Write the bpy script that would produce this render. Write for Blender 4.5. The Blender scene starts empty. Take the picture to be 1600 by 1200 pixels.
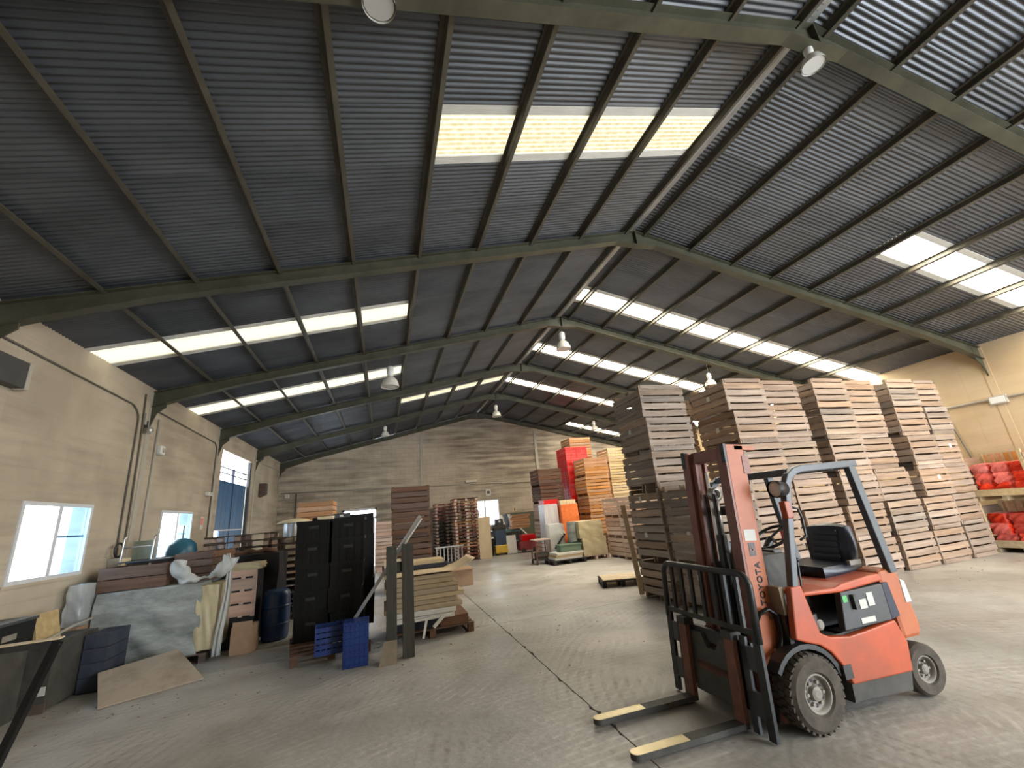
import bpy, math, random
from mathutils import Matrix, Vector, Euler
R = random.Random(7)
sc = bpy.context.scene
COL = sc.collection
PI = math.pi

# ------------------------------------------------------------------ camera
def make_camera():
    f, yaw, pitch, roll = 657.243, 0.308336, 0.292307, -0.0899956
    cy, sy, cp, sp = math.cos(yaw), math.sin(yaw), math.cos(pitch), math.sin(pitch)
    fw = Vector((sy*cp, cy*cp, sp)); right = Vector((cy, -sy, 0)); up = right.cross(fw)
    r2 = math.cos(roll)*right + math.sin(roll)*up
    u2 = -math.sin(roll)*right + math.cos(roll)*up
    m = Matrix((r2, u2, -fw)).transposed().to_4x4()
    m.translation = (0, 0, 1.75)
    cam = bpy.data.cameras.new('camera'); cam.sensor_width = 36; cam.sensor_fit = 'HORIZONTAL'
    cam.lens = f/1600*36; cam.clip_start = .02; cam.clip_end = 300
    o = bpy.data.objects.new('camera', cam); COL.objects.link(o); o.matrix_world = m
    sc.camera = o
make_camera()

# ------------------------------------------------------------------ world, daylight, exposure
sc.view_settings.view_transform = 'Standard'; sc.view_settings.look = 'None'
sc.view_settings.exposure = 0.5; sc.view_settings.gamma = 1; sc.view_settings.use_curve_mapping = False
sc.cycles.use_denoising = True
sc.cycles.max_bounces = 8; sc.cycles.diffuse_bounces = 5; sc.cycles.transparent_max_bounces = 12
sc.cycles.sample_clamp_indirect = 6
w = bpy.data.worlds.new('overcast_sky'); sc.world = w; w.use_nodes = True
bg = w.node_tree.nodes['Background']; bg.inputs[0].default_value = (.80, .90, 1, 1); bg.inputs[1].default_value = 6.0
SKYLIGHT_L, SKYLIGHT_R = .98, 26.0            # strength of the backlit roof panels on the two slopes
def area(name, loc, rot, sx, sy, power, color):
    l = bpy.data.lights.new(name, 'AREA'); l.shape = 'RECTANGLE'; l.size = sx; l.size_y = sy
    l.energy = power; l.color = color
    o = bpy.data.objects.new(name, l); COL.objects.link(o); o.location = loc; o.rotation_euler = rot
    return o
# daylight entering through the open gate in the front wall, behind the camera
area('gate_daylight', (9.3, -5.25, 2.1), (PI/2, 0, 0), 6.2, 4.0, 780, (.86, .93, 1))

# ------------------------------------------------------------------ materials
MATS = {}
def mat(name, c1, c2=None, rough=.7, metal=0, scale=6, stretch=(1, 1, 1), rand=0, bump=0, bscale=None, emit=None, spec=.5, alpha=None, trans=0, wide=(.3, .7)):
    m = bpy.data.materials.new(name); m.use_nodes = True
    nt = m.node_tree; N, L = nt.nodes, nt.links
    b = N['Principled BSDF']; b.inputs['Roughness'].default_value = rough; b.inputs['Metallic'].default_value = metal
    b.inputs['Specular IOR Level'].default_value = spec
    if alpha is not None: b.inputs['Alpha'].default_value = alpha
    if trans: b.inputs['Transmission Weight'].default_value = trans
    c2 = c2 or c1
    tc = N.new('ShaderNodeTexCoord'); mp = N.new('ShaderNodeMapping'); mp.inputs['Scale'].default_value = stretch
    L.new(tc.outputs['Object'], mp.inputs[0])
    out = None
    if c1 != c2:
        if rand:
            oi = N.new('ShaderNodeObjectInfo'); ge = N.new('ShaderNodeNewGeometry')
            ad = N.new('ShaderNodeMath'); ad.operation = 'ADD'
            L.new(oi.outputs['Random'], ad.inputs[0]); L.new(ge.outputs['Random Per Island'], ad.inputs[1])
            fr = N.new('ShaderNodeMath'); fr.operation = 'FRACT'; L.new(ad.outputs[0], fr.inputs[0])
            off = N.new('ShaderNodeVectorMath'); off.operation = 'ADD'
            sc_ = N.new('ShaderNodeMath'); sc_.operation = 'MULTIPLY'; sc_.inputs[1].default_value = 37
            L.new(fr.outputs[0], sc_.inputs[0]); L.new(mp.outputs[0], off.inputs[0]); L.new(sc_.outputs[0], off.inputs[1])
            vec = off.outputs[0]
        else: vec = mp.outputs[0]
        n = N.new('ShaderNodeTexNoise'); n.inputs['Scale'].default_value = scale; n.inputs['Detail'].default_value = 6
        n.inputs['Roughness'].default_value = .65
        L.new(vec, n.inputs['Vector'])
        rp = N.new('ShaderNodeMapRange'); rp.inputs['From Min'].default_value = wide[0]; rp.inputs['From Max'].default_value = wide[1]
        L.new(n.outputs['Fac'], rp.inputs['Value'])
        mx = N.new('ShaderNodeMix'); mx.data_type = 'RGBA'
        mx.inputs['A'].default_value = (*c1, 1); mx.inputs['B'].default_value = (*c2, 1)
        L.new(rp.outputs['Result'], mx.inputs['Factor']); out = mx.outputs['Result']
        if rand:
            mul = N.new('ShaderNodeMapRange'); mul.inputs['To Min'].default_value = 1-rand; mul.inputs['To Max'].default_value = 1+rand
            L.new(fr.outputs[0], mul.inputs['Value'])
            hs = N.new('ShaderNodeHueSaturation'); L.new(out, hs.inputs['Color']); L.new(mul.outputs['Result'], hs.inputs['Value'])
            fr2 = N.new('ShaderNodeMath'); fr2.operation = 'MULTIPLY'; fr2.inputs[1].default_value = 7.31
            fr3 = N.new('ShaderNodeMath'); fr3.operation = 'FRACT'
            L.new(fr.outputs[0], fr2.inputs[0]); L.new(fr2.outputs[0], fr3.inputs[0])
            ms = N.new('ShaderNodeMapRange'); ms.inputs['To Min'].default_value = 1-rand*1.2; ms.inputs['To Max'].default_value = 1+rand*.8
            L.new(fr3.outputs[0], ms.inputs['Value']); L.new(ms.outputs['Result'], hs.inputs['Saturation'])
            out = hs.outputs['Color']
        L.new(out, b.inputs['Base Color'])
    else: b.inputs['Base Color'].default_value = (*c1, 1)
    if bump:
        nb = N.new('ShaderNodeTexNoise'); nb.inputs['Scale'].default_value = bscale or scale*3; nb.inputs['Detail'].default_value = 5
        L.new(mp.outputs[0], nb.inputs['Vector'])
        bp = N.new('ShaderNodeBump'); bp.inputs['Strength'].default_value = bump; bp.inputs['Distance'].default_value = .02
        L.new(nb.outputs['Fac'], bp.inputs['Height']); L.new(bp.outputs['Normal'], b.inputs['Normal'])
    if emit:
        b.inputs['Emission Color'].default_value = (*emit[0], 1); b.inputs['Emission Strength'].default_value = emit[1]
    MATS[name] = m
    return m
G = (1, .12, .12)
G = (.35, 5, 5)
mat('wood_grey', (.18, .132, .098), (.36, .28, .215), .85, scale=3, stretch=G, rand=.26, bump=.25)
mat('wood_pale', (.21, .143, .10), (.40, .29, .213), .85, scale=3, stretch=G, rand=.2, bump=.25)
mat('wood_orange', (.38, .18, .075), (.56, .30, .135), .8, scale=3, stretch=G, rand=.2)
mat('wood_brown', (.075, .038, .023), (.16, .086, .054), .8, scale=3, stretch=G, rand=.22)
mat('wood_pink', (.44, .30, .24), (.64, .47, .38), .8, scale=3, stretch=G, rand=.2)
mat('wood_yellow', (.38, .275, .145), (.54, .42, .245), .75, scale=3, stretch=G, rand=.15)
mat('timber', (.03, .028, .022), (.062, .057, .046), .85, scale=4, stretch=(5, 5, .4), bump=.2)
mat('lumber', (.30, .23, .145), (.44, .35, .235), .8, scale=3, stretch=G, rand=.15)
mat('ply', (.56, .42, .25), (.70, .56, .36), .7, scale=2, stretch=(1, 4, .5), rand=.1)
mat('dusty_ply', (.36, .29, .22), (.20, .145, .10), .85, scale=1.6, wide=(.5, .72))
mat('cardboard', (.34, .21, .13), (.42, .28, .18), .9, scale=2)
mat('roof', (.055, .061, .070), (.115, .125, .14), .40, .35, scale=1.2, stretch=(.5, 1, 1), rand=.12, spec=.6)
mat('steel_green', (.042, .043, .028), (.085, .083, .055), .5, scale=3, spec=.4)
mat('purlin', (.05, .045, .032), (.095, .085, .062), .6, scale=3)
mat('galv', (.42, .43, .43), (.55, .55, .54), .4, .6, scale=5)
mat('alu', (.62, .64, .65), (.72, .73, .74), .3, .85, scale=5)
mat('white_frame', (.62, .64, .68), None, .4)
mat('sheet_edge', (.62, .60, .54), (.70, .68, .62), .7, scale=4)
mat('black_plastic', (.0035, .0038, .0042), (.007, .0075, .008), .45, scale=4, rand=.3, spec=.3)
mat('black_metal', (.012, .013, .014), (.03, .03, .03), .45, scale=6)
mat('dark_grey', (.035, .037, .04), (.055, .057, .06), .5, scale=4)
mat('rubber', (.038, .032, .026), (.095, .080, .062), .9, scale=9)
mat('orange_paint', (.27, .062, .027), (.46, .075, .022), .42, scale=2.2, wide=(.3, .6))
mat('orange_mast', (.33, .088, .032), (.45, .125, .042), .5, scale=3)
mat('mast_worn', (.17, .062, .047), (.27, .11, .08), .5, scale=5)
mat('rust', (.12, .05, .035), (.22, .09, .06), .7, scale=8)
mat('guard_blue', (.050, .062, .075), (.085, .10, .115), .38, scale=3)
mat('seat_vinyl', (.010, .013, .026), (.018, .022, .038), .38, scale=5)
mat('hub_grey', (.17, .155, .13), (.27, .25, .215), .6, scale=7)
mat('dusty_black', (.03, .029, .026), (.075, .07, .06), .7, scale=5)
mat('floorplate', (.16, .125, .085), (.24, .19, .13), .7, scale=5)
mat('paper', (.55, .54, .50), None, .8)
mat('sticker_green', (.10, .42, .14), None, .6)
mat('red_plastic', (.62, .015, .018), (.72, .03, .03), .4, scale=2, rand=.12)
mat('red_dark', (.26, .012, .025), (.36, .02, .035), .45, scale=2, rand=.12)
mat('red_net', (.52, .03, .02), (.74, .09, .05), .7, scale=14, rand=.2, bump=.5, bscale=40)
mat('orange_net', (.70, .14, .03), (.82, .24, .07), .7, scale=9, rand=.12, bump=.4)
mat('blue_plastic', (.006, .022, .125), (.012, .04, .18), .4, scale=3)
mat('blue_barrel', (.02, .05, .14), (.03, .075, .20), .35, scale=3)
mat('blue_door', (.03, .11, .24), (.045, .14, .29), .5, scale=2, rand=.08)
mat('tank_blue', (.015, .10, .17), (.03, .15, .24), .35, scale=3)
mat('navy', (.012, .014, .028), (.02, .024, .045), .6, scale=4)
mat('machine_blue', (.04, .065, .11), (.06, .09, .15), .45, scale=4)
mat('yellow', (.72, .46, .05), (.80, .55, .09), .5, scale=4)
mat('wrap_grey', (.16, .18, .175), (.42, .44, .42), .25, scale=2.0, stretch=(1, 1, 2.5), bump=1, bscale=4)
mat('wrap_beige', (.44, .37, .22), (.60, .52, .34), .45, scale=3, bump=.4, bscale=7)
mat('wrap_white', (.56, .53, .57), (.76, .73, .76), .3, scale=5, stretch=(3, 3, .5), bump=.4)
mat('film_clear', (.55, .58, .58), (.72, .74, .72), .2, scale=4, bump=.4, alpha=.55)
mat('tarp_black', (.010, .011, .017), (.022, .023, .03), .42, scale=4, bump=.5, bscale=6)
mat('white_board', (.58, .57, .53), (.70, .69, .65), .6, scale=3)
mat('green_board', (.085, .095, .065), (.11, .12, .085), .7, scale=3)
mat('green_box', (.10, .16, .11), (.15, .22, .16), .6, scale=3)
mat('straw', (.62, .52, .33), (.72, .62, .42), .7, scale=9)
mat('teal', (.10, .20, .21), (.16, .28, .29), .5, scale=4)
mat('white_plastic', (.66, .66, .64), None, .4)
mat('cable', (.11, .095, .075), None, .7)
mat('pvc_grey', (.36, .33, .28), (.44, .41, .35), .6, scale=4)
mat('lamp_glass', (.70, .69, .62), (.78, .77, .72), .18, scale=4, trans=.25)
mat('lens', (.55, .56, .55), None, .12, spec=.8)
mat('debris', (.20, .15, .11), (.32, .25, .19), .9, scale=6, rand=.35)

def emission(name, col, s, wave_shade=None):
    m = bpy.data.materials.new(name); m.use_nodes = True; nt = m.node_tree; N, L = nt.nodes, nt.links
    N.remove(N['Principled BSDF']); e = N.new('ShaderNodeEmission'); e.inputs[1].default_value = s
    e.inputs[0].default_value = (*col, 1)
    if wave_shade:                                     # stripes painted in as the light and shade of the corrugation
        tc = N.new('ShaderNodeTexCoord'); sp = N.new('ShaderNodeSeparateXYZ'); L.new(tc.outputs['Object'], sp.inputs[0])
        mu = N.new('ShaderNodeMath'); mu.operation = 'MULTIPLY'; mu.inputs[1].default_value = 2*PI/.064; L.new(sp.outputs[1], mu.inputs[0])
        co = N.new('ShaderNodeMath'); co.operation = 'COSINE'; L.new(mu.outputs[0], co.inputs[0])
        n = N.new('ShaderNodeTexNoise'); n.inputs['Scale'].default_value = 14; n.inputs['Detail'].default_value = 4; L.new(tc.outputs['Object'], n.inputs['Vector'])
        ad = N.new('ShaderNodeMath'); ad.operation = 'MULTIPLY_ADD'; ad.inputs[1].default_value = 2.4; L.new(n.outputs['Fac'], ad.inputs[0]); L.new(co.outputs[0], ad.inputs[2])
        mx = N.new('ShaderNodeMix'); mx.data_type = 'RGBA'; mx.inputs['A'].default_value = (*col, 1); mx.inputs['B'].default_value = (*wave_shade, 1)
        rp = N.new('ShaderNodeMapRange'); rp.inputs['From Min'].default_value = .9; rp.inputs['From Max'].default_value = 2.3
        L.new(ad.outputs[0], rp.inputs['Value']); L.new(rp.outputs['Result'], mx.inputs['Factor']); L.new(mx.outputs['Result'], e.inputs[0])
    L.new(e.outputs[0], N['Material Output'].inputs[0]); MATS[name] = m
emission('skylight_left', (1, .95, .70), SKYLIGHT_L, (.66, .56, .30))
emission('skylight_right', (1, .91, .73), SKYLIGHT_R)
def glass_pane(name, tint, gloss):
    m = bpy.data.materials.new(name); m.use_nodes = True; nt = m.node_tree; N, L = nt.nodes, nt.links
    N.remove(N['Principled BSDF']); t = N.new('ShaderNodeBsdfTransparent'); t.inputs[0].default_value = (*tint, 1)
    g = N.new('ShaderNodeBsdfGlossy'); g.inputs['Roughness'].default_value = .05
    mx = N.new('ShaderNodeMixShader'); mx.inputs[0].default_value = gloss
    L.new(t.outputs[0], mx.inputs[1]); L.new(g.outputs[0], mx.inputs[2]); L.new(mx.outputs[0], N['Material Output'].inputs[0]); MATS[name] = m
glass_pane('glass', (1, 1, 1), .04); glass_pane('glass_blue', (.66, .84, .97), .05)

def wall_material(name, base, alt, stain, bw, bh, joint, stain_amt, mortar=.012):
    m = bpy.data.materials.new(name); m.use_nodes = True; nt = m.node_tree; N, L = nt.nodes, nt.links
    b = N['Principled BSDF']; b.inputs['Roughness'].default_value = .92; b.inputs['Specular IOR Level'].default_value = .2
    ge = N.new('ShaderNodeNewGeometry'); sx = N.new('ShaderNodeSeparateXYZ'); L.new(ge.outputs['Position'], sx.inputs[0])
    ad = N.new('ShaderNodeMath'); ad.operation = 'ADD'; L.new(sx.outputs[0], ad.inputs[0]); L.new(sx.outputs[1], ad.inputs[1])
    cb = N.new('ShaderNodeCombineXYZ'); L.new(ad.outputs[0], cb.inputs[0]); L.new(sx.outputs[2], cb.inputs[1])
    n1 = N.new('ShaderNodeTexNoise'); n1.inputs['Scale'].default_value = .9; n1.inputs['Detail'].default_value = 7; L.new(cb.outputs[0], n1.inputs['Vector'])
    m1 = N.new('ShaderNodeMix'); m1.data_type = 'RGBA'; m1.inputs['A'].default_value = (*base, 1); m1.inputs['B'].default_value = (*alt, 1)
    r1 = N.new('ShaderNodeMapRange'); r1.inputs['From Min'].default_value = .35; r1.inputs['From Max'].default_value = .68
    L.new(n1.outputs['Fac'], r1.inputs['Value']); L.new(r1.outputs['Result'], m1.inputs['Factor'])
    # weather stains, streaked along the courses
    mp = N.new('ShaderNodeMapping'); mp.inputs['Scale'].default_value = (.55, 5.5, 1); L.new(cb.outputs[0], mp.inputs[0])
    n2 = N.new('ShaderNodeTexNoise'); n2.inputs['Scale'].default_value = 1.0; n2.inputs['Detail'].default_value = 4; L.new(mp.outputs[0], n2.inputs['Vector'])
    n3 = N.new('ShaderNodeTexNoise'); n3.inputs['Scale'].default_value = .33; n3.inputs['Detail'].default_value = 3; L.new(cb.outputs[0], n3.inputs['Vector'])
    mu = N.new('ShaderNodeMath'); mu.operation = 'MULTIPLY'; L.new(n2.outputs['Fac'], mu.inputs[0]); L.new(n3.outputs['Fac'], mu.inputs[1])
    r2 = N.new('ShaderNodeMapRange'); r2.inputs['From Min'].default_value = .22; r2.inputs['From Max'].default_value = .38; r2.inputs['To Max'].default_value = stain_amt
    L.new(mu.outputs[0], r2.inputs['Value'])
    m2 = N.new('ShaderNodeMix'); m2.data_type = 'RGBA'; m2.inputs['B'].default_value = (*stain, 1)
    L.new(r2.outputs['Result'], m2.inputs['Factor']); L.new(m1.outputs['Result'], m2.inputs['A'])
    br = N.new('ShaderNodeTexBrick'); br.inputs['Color1'].default_value = (1, 1, 1, 1); br.inputs['Color2'].default_value = (.93, .93, .93, 1)
    br.inputs['Mortar'].default_value = (joint, joint, joint, 1); br.inputs['Scale'].default_value = 1
    br.inputs['Brick Width'].default_value = bw; br.inputs['Row Height'].default_value = bh; br.inputs['Mortar Size'].default_value = mortar
    br.inputs['Mortar Smooth'].default_value = .4
    L.new(cb.outputs[0], br.inputs['Vector'])
    m3 = N.new('ShaderNodeMix'); m3.data_type = 'RGBA'; m3.blend_type = 'MULTIPLY'; m3.inputs['Factor'].default_value = 1
    L.new(m2.outputs['Result'], m3.inputs['A']); L.new(br.outputs['Color'], m3.inputs['B']); L.new(m3.outputs['Result'], b.inputs['Base Color'])
    bp = N.new('ShaderNodeBump'); bp.inputs['Strength'].default_value = .25; bp.inputs['Distance'].default_value = .02
    L.new(br.outputs['Fac'], bp.inputs['Height']); bp.invert = True; L.new(bp.outputs['Normal'], b.inputs['Normal'])
    MATS[name] = m
wall_material('wall_render', (.40, .345, .27), (.53, .465, .37), (.25, .205, .16), .8, .4, .93, .5, .006)
wall_material('wall_warm', (.50, .37, .22), (.58, .45, .29), (.40, .29, .19), 5.0, 2.2, .9, .3, .006)
wall_material('wall_block', (.42, .36, .29), (.55, .48, .39), (.17, .145, .12), .40, .2, .80, .85)

def floor_material():
    m = bpy.data.materials.new('concrete_floor'); m.use_nodes = True; nt = m.node_tree; N, L = nt.nodes, nt.links
    b = N['Principled BSDF']; b.inputs['Specular IOR Level'].default_value = .35
    ge = N.new('ShaderNodeNewGeometry')
    def noise(s, d, vec=None, sc_=None):
        n = N.new('ShaderNodeTexNoise'); n.inputs['Scale'].default_value = s; n.inputs['Detail'].default_value = d
        src = ge.outputs['Position']
        if sc_:
            mp = N.new('ShaderNodeMapping'); mp.inputs['Scale'].default_value = sc_; L.new(src, mp.inputs[0]); src = mp.outputs[0]
        L.new(src, n.inputs['Vector']); return n.outputs['Fac']
    def rng(v, a, b_, c=0, d=1):
        r = N.new('ShaderNodeMapRange'); r.inputs['From Min'].default_value = a; r.inputs['From Max'].default_value = b_
        r.inputs['To Min'].default_value = c; r.inputs['To Max'].default_value = d; L.new(v, r.inputs['Value']); return r.outputs['Result']
    def mix(f, a, b_):
        x = N.new('ShaderNodeMix'); x.data_type = 'RGBA'; L.new(f, x.inputs['Factor'])
        for k, v in (('A', a), ('B', b_)):
            if isinstance(v, tuple): x.inputs[k].default_value = (*v, 1)
            else: L.new(v, x.inputs[k])
        return x.outputs['Result']
    c = mix(rng(noise(.45, 6), .35, .65), (.32, .305, .28), (.47, .455, .43))
    c = mix(rng(noise(2.5, 9), .45, .8, 0, .6), c, (.22, .195, .165))
    c = mix(rng(noise(38, 4), .5, .75, 0, .35), c, (.24, .22, .195))
    # faint dusty arcs left by tyres, in patches
    for k, (loc, sc_, dist, col, amt) in enumerate([((-6, -3, 0), 2.6, 1.6, (.20, .175, .15), .7), ((-2.5, 4, 0), 3.4, 1.2, (.58, .56, .52), .7), ((3, -9, 0), 3.0, 1.4, (.58, .55, .51), .6)]):
        wv = N.new('ShaderNodeTexWave'); wv.wave_type = 'RINGS'; wv.rings_direction = 'Z'; wv.inputs['Scale'].default_value = sc_; wv.inputs['Distortion'].default_value = dist
        wv.inputs['Detail'].default_value = 4; wv.inputs['Detail Scale'].default_value = 2.5; wv.inputs['Detail Roughness'].default_value = .7
        mp = N.new('ShaderNodeMapping'); mp.inputs['Location'].default_value = loc; L.new(ge.outputs['Position'], mp.inputs[0]); L.new(mp.outputs[0], wv.inputs['Vector'])
        pt = N.new('ShaderNodeMath'); pt.operation = 'MULTIPLY'; L.new(rng(wv.outputs['Fac'], .55, 1), pt.inputs[0]); L.new(rng(noise(.7+.2*k, 5), .46, .66), pt.inputs[1])
        p2 = N.new('ShaderNodeMath'); p2.operation = 'MULTIPLY'; L.new(pt.outputs[0], p2.inputs[0]); L.new(rng(noise(11, 6), .35, .6), p2.inputs[1])
        c = mix(rng(p2.outputs[0], 0, 1, 0, amt), c, col)
    L.new(c, b.inputs['Base Color'])
    L.new(rng(noise(.6, 5), .35, .65, .30, .62), b.inputs['Roughness'])
    bp = N.new('ShaderNodeBump'); bp.inputs['Strength'].default_value = .5; bp.inputs['Distance'].default_value = .012
    L.new(noise(16, 8), bp.inputs['Height']); L.new(bp.outputs['Normal'], b.inputs['Normal'])
    MATS['floor'] = m
floor_material()
mat('earth', (.08, .07, .06))

# ------------------------------------------------------------------ mesh helpers
class MB:
    def __init__(s): s.v = []; s.f = []; s.mi = []
    def add(s, vs, fs, M=None, mi=0):
        k = len(s.v)
        s.v += [tuple(M @ Vector(p)) if M is not None else tuple(p) for p in vs]
        s.f += [tuple(i+k for i in f) for f in fs]; s.mi += [mi]*len(fs); return s
    def box(s, x0, x1, y0, y1, z0, z1, M=None, mi=0):
        return s.add([(x0,y0,z0),(x1,y0,z0),(x1,y1,z0),(x0,y1,z0),(x0,y0,z1),(x1,y0,z1),(x1,y1,z1),(x0,y1,z1)],
                     [(3,2,1,0),(4,5,6,7),(0,1,5,4),(1,2,6,5),(2,3,7,6),(3,0,4,7)], M, mi)
    def obox(s, c, size, rot=(0,0,0), mi=0):
        M = Matrix.Translation(c) @ Euler(rot).to_matrix().to_4x4(); a, b, d = (q/2 for q in size)
        return s.box(-a, a, -b, b, -d, d, M, mi)
    def bar(s, p0, p1, w, t, up=(0,0,1)):
        p0, p1 = Vector(p0), Vector(p1); d = (p1-p0); l = d.length; d.normalize(); u = Vector(up)
        x = d.cross(u)
        if x.length < 1e-4: x = d.cross(Vector((0,1,0)))
        x.normalize(); u = x.cross(d)
        M = Matrix((d, x, u)).transposed().to_4x4(); M.translation = p0
        return s.box(0, l, -w/2, w/2, -t/2, t/2, M)
    def cyl(s, p0, p1, r0, r1=None, n=14, cap=True):
        r1 = r0 if r1 is None else r1; p0, p1 = Vector(p0), Vector(p1); d = (p1-p0).normalized()
        a = d.orthogonal().normalized(); b = d.cross(a); vs = []; fs = []
        for p, r in ((p0, r0), (p1, r1)):
            for i in range(n):
                t = 2*PI*i/n; vs.append(p+r*(math.cos(t)*a+math.sin(t)*b))
        for i in range(n): fs.append((i, (i+1) % n, n+(i+1) % n, n+i))
        if cap: fs += [tuple(range(n-1, -1, -1)), tuple(range(n, 2*n))]
        return s.add(vs, fs)
    def tube(s, pts, r, n=8):
        pts = [Vector(p) for p in pts]; k = len(pts); vs = []; fs = []; a = None
        for j, p in enumerate(pts):
            d = (pts[min(j+1, k-1)]-pts[max(j-1, 0)]).normalized()
            a = d.orthogonal().normalized() if a is None else (a-d*a.dot(d)).normalized()
            b = d.cross(a)
            vs += [p+r*(math.cos(2*PI*i/n)*a+math.sin(2*PI*i/n)*b) for i in range(n)]
        for j in range(k-1):
            for i in range(n): fs.append((j*n+i, j*n+(i+1) % n, (j+1)*n+(i+1) % n, (j+1)*n+i))
        fs += [tuple(range(n-1, -1, -1)), tuple(range((k-1)*n, k*n))]
        return s.add(vs, fs)
    def prism(s, poly, axis, a0, a1):
        n = len(poly); vs = []
        for a in (a0, a1):
            for (u, v) in poly: vs.append({'x': (a, u, v), 'y': (u, a, v), 'z': (u, v, a)}[axis])
        fs = [tuple(range(n)), tuple(range(2*n-1, n-1, -1))]+[(i, i+n, (i+1) % n+n, (i+1) % n) for i in range(n)]
        return s.add(vs, fs)
    def lathe(s, prof, c, axis='z', n=24):
        vs = []; fs = []; m = len(prof)
        for i in range(n):
            t = 2*PI*i/n; ca, sa = math.cos(t), math.sin(t)
            for (r, h) in prof:
                q = (r*ca, r*sa, h) if axis == 'z' else (r*ca, h, r*sa) if axis == 'y' else (h, r*ca, r*sa)
                vs.append((q[0]+c[0], q[1]+c[1], q[2]+c[2]))
        for i in range(n):
            for j in range(m-1):
                a, b = i*m+j, ((i+1) % n)*m+j
                fs.append((a, b, b+1, a+1))
        return s.add(vs, fs)
    def ball(s, c, r, sz=(1,1,1), nu=12, nv=8):
        prof = [(max(.0005, r*math.sin(PI*j/nv)), -r*math.cos(PI*j/nv)) for j in range(nv+1)]
        k = len(s.v); s.lathe(prof, (0,0,0), 'z', nu)
        for i in range(k, len(s.v)):
            q = s.v[i]; s.v[i] = (q[0]*sz[0]+c[0], q[1]*sz[1]+c[1], q[2]*sz[2]+c[2])
        return s
    def grid(s, fn, nu, nv, thick=0):
        vs = [fn(i/nu, j/nv) for j in range(nv+1) for i in range(nu+1)]; fs = []
        for j in range(nv):
            for i in range(nu):
                a = j*(nu+1)+i; fs.append((a, a+1, a+nu+2, a+nu+1))
        return s.add(vs, fs)
    def blob(s, x0, x1, y0, y1, z0, z1, amp=.03, seed=0, n=10, rnd=.12, taper=0):
        """soft wrapped load: a rounded, rumpled box"""
        r = random.Random(seed); ph = [(r.uniform(2, 9), r.uniform(2, 9), r.uniform(2, 9), r.uniform(0, 6)) for _ in range(6)]
        cx, cy, cz = (x0+x1)/2, (y0+y1)/2, (z0+z1)/2; hx, hy, hz = (x1-x0)/2, (y1-y0)/2, (z1-z0)/2
        def put(u):
            p = Vector(u); m = max(abs(p.x), abs(p.y), abs(p.z)); sph = p.normalized()*1.25
            q = p.lerp(sph, rnd)
            w_ = sum(math.sin(a*q.x*1.3+b*q.y*1.1+c*q.z+d) for a, b, c, d in ph)/6
            k = 1+amp*w_*2; tz = 1-taper*(q.z+1)/2
            return (cx+hx*q.x*k*tz, cy+hy*q.y*k*tz, max(z0, cz+hz*q.z*(1+amp*w_*.7)))
        t = [2*i/n-1 for i in range(n+1)]
        for ax in range(3):
            for sgn in (-1, 1):
                vs = []; fs = []
                for j in range(n+1):
                    for i in range(n+1):
                        u = [0,0,0]; u[ax] = sgn; u[(ax+1) % 3] = t[i]; u[(ax+2) % 3] = t[j]; vs.append(put(u))
                for j in range(n):
                    for i in range(n):
                        a = j*(n+1)+i; q = (a, a+1, a+n+2, a+n+1); fs.append(q if sgn > 0 else q[::-1])
                s.add(vs, fs)
        return s
    def mesh(s, name, *mats, smooth=False):
        me = bpy.data.meshes.new(name); me.from_pydata(s.v, [], s.f); me.validate(); 
        for m_ in mats: me.materials.append(MATS[m_])
        if len(mats) > 1 and len(me.polygons) == len(s.mi): me.polygons.foreach_set('material_index', s.mi)
        if smooth:
            me.polygons.foreach_set('use_smooth', [True]*len(me.polygons))
        me.update(); return me
    def build(s, name, m, parent=None, smooth=False, bevel=0, loc=None, rot=None, label=None):
        o = put(s.mesh(name, *(m if isinstance(m, tuple) else (m,)), smooth=smooth), name, parent, loc, rot)
        if bevel:
            b = o.modifiers.new('edge', 'BEVEL'); b.width = bevel; b.segments = 2; b.limit_method = 'ANGLE'; b.angle_limit = .7
        if label: o['label'] = label
        return o
def put(me, name, parent=None, loc=None, rot=None):
    o = bpy.data.objects.new(name, me); COL.objects.link(o)
    if parent is not None: o.parent = parent
    if loc is not None: o.location = loc
    if rot is not None: o.rotation_euler = rot
    return o
def tag(o, label=None, cat=None, group=None, kind=None):
    if label: o['label'] = label
    if cat: o['category'] = cat
    if group: o['group'] = group
    if kind: o['kind'] = kind
    return o
def thing(name, label, cat, loc=(0,0,0), rz=0, group=None):
    o = bpy.data.objects.new(name, None); COL.objects.link(o); o.location = loc; o.rotation_euler = (0,0,rz); o.empty_display_size = .2
    return tag(o, label, cat, group)
def struct(name, label=None):
    o = bpy.data.objects.new(name, None); COL.objects.link(o); tag(o, label, kind='structure'); return o
def single(mb, name, m, label, cat, loc=(0,0,0), rz=0, group=None, smooth=False, bevel=0):
    o = mb.build(name, m, None, smooth, bevel, loc, (0,0,rz)); return tag(o, label, cat, group)
ORD = ['lowest', 'second', 'third', 'fourth', 'fifth', 'sixth', 'seventh', 'eighth', 'ninth', 'tenth', 'eleventh', 'twelfth', 'thirteenth', 'fourteenth', 'fifteenth', 'sixteenth', 'seventeenth', 'eighteenth', 'nineteenth']

# ------------------------------------------------------------------ the building
XL, XR, XW = -4.316, 4.577, 13.635
Y0, SP = 2.21, 3.656
FY = [Y0+(i-1)*SP for i in range(-1, 7)]          # portal frames, the last one against the back wall
YF, YB = FY[0], FY[-1]
K = .2361; ZR = 6.74
def zroof(x): return ZR-K*abs(x-XR)

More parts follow.
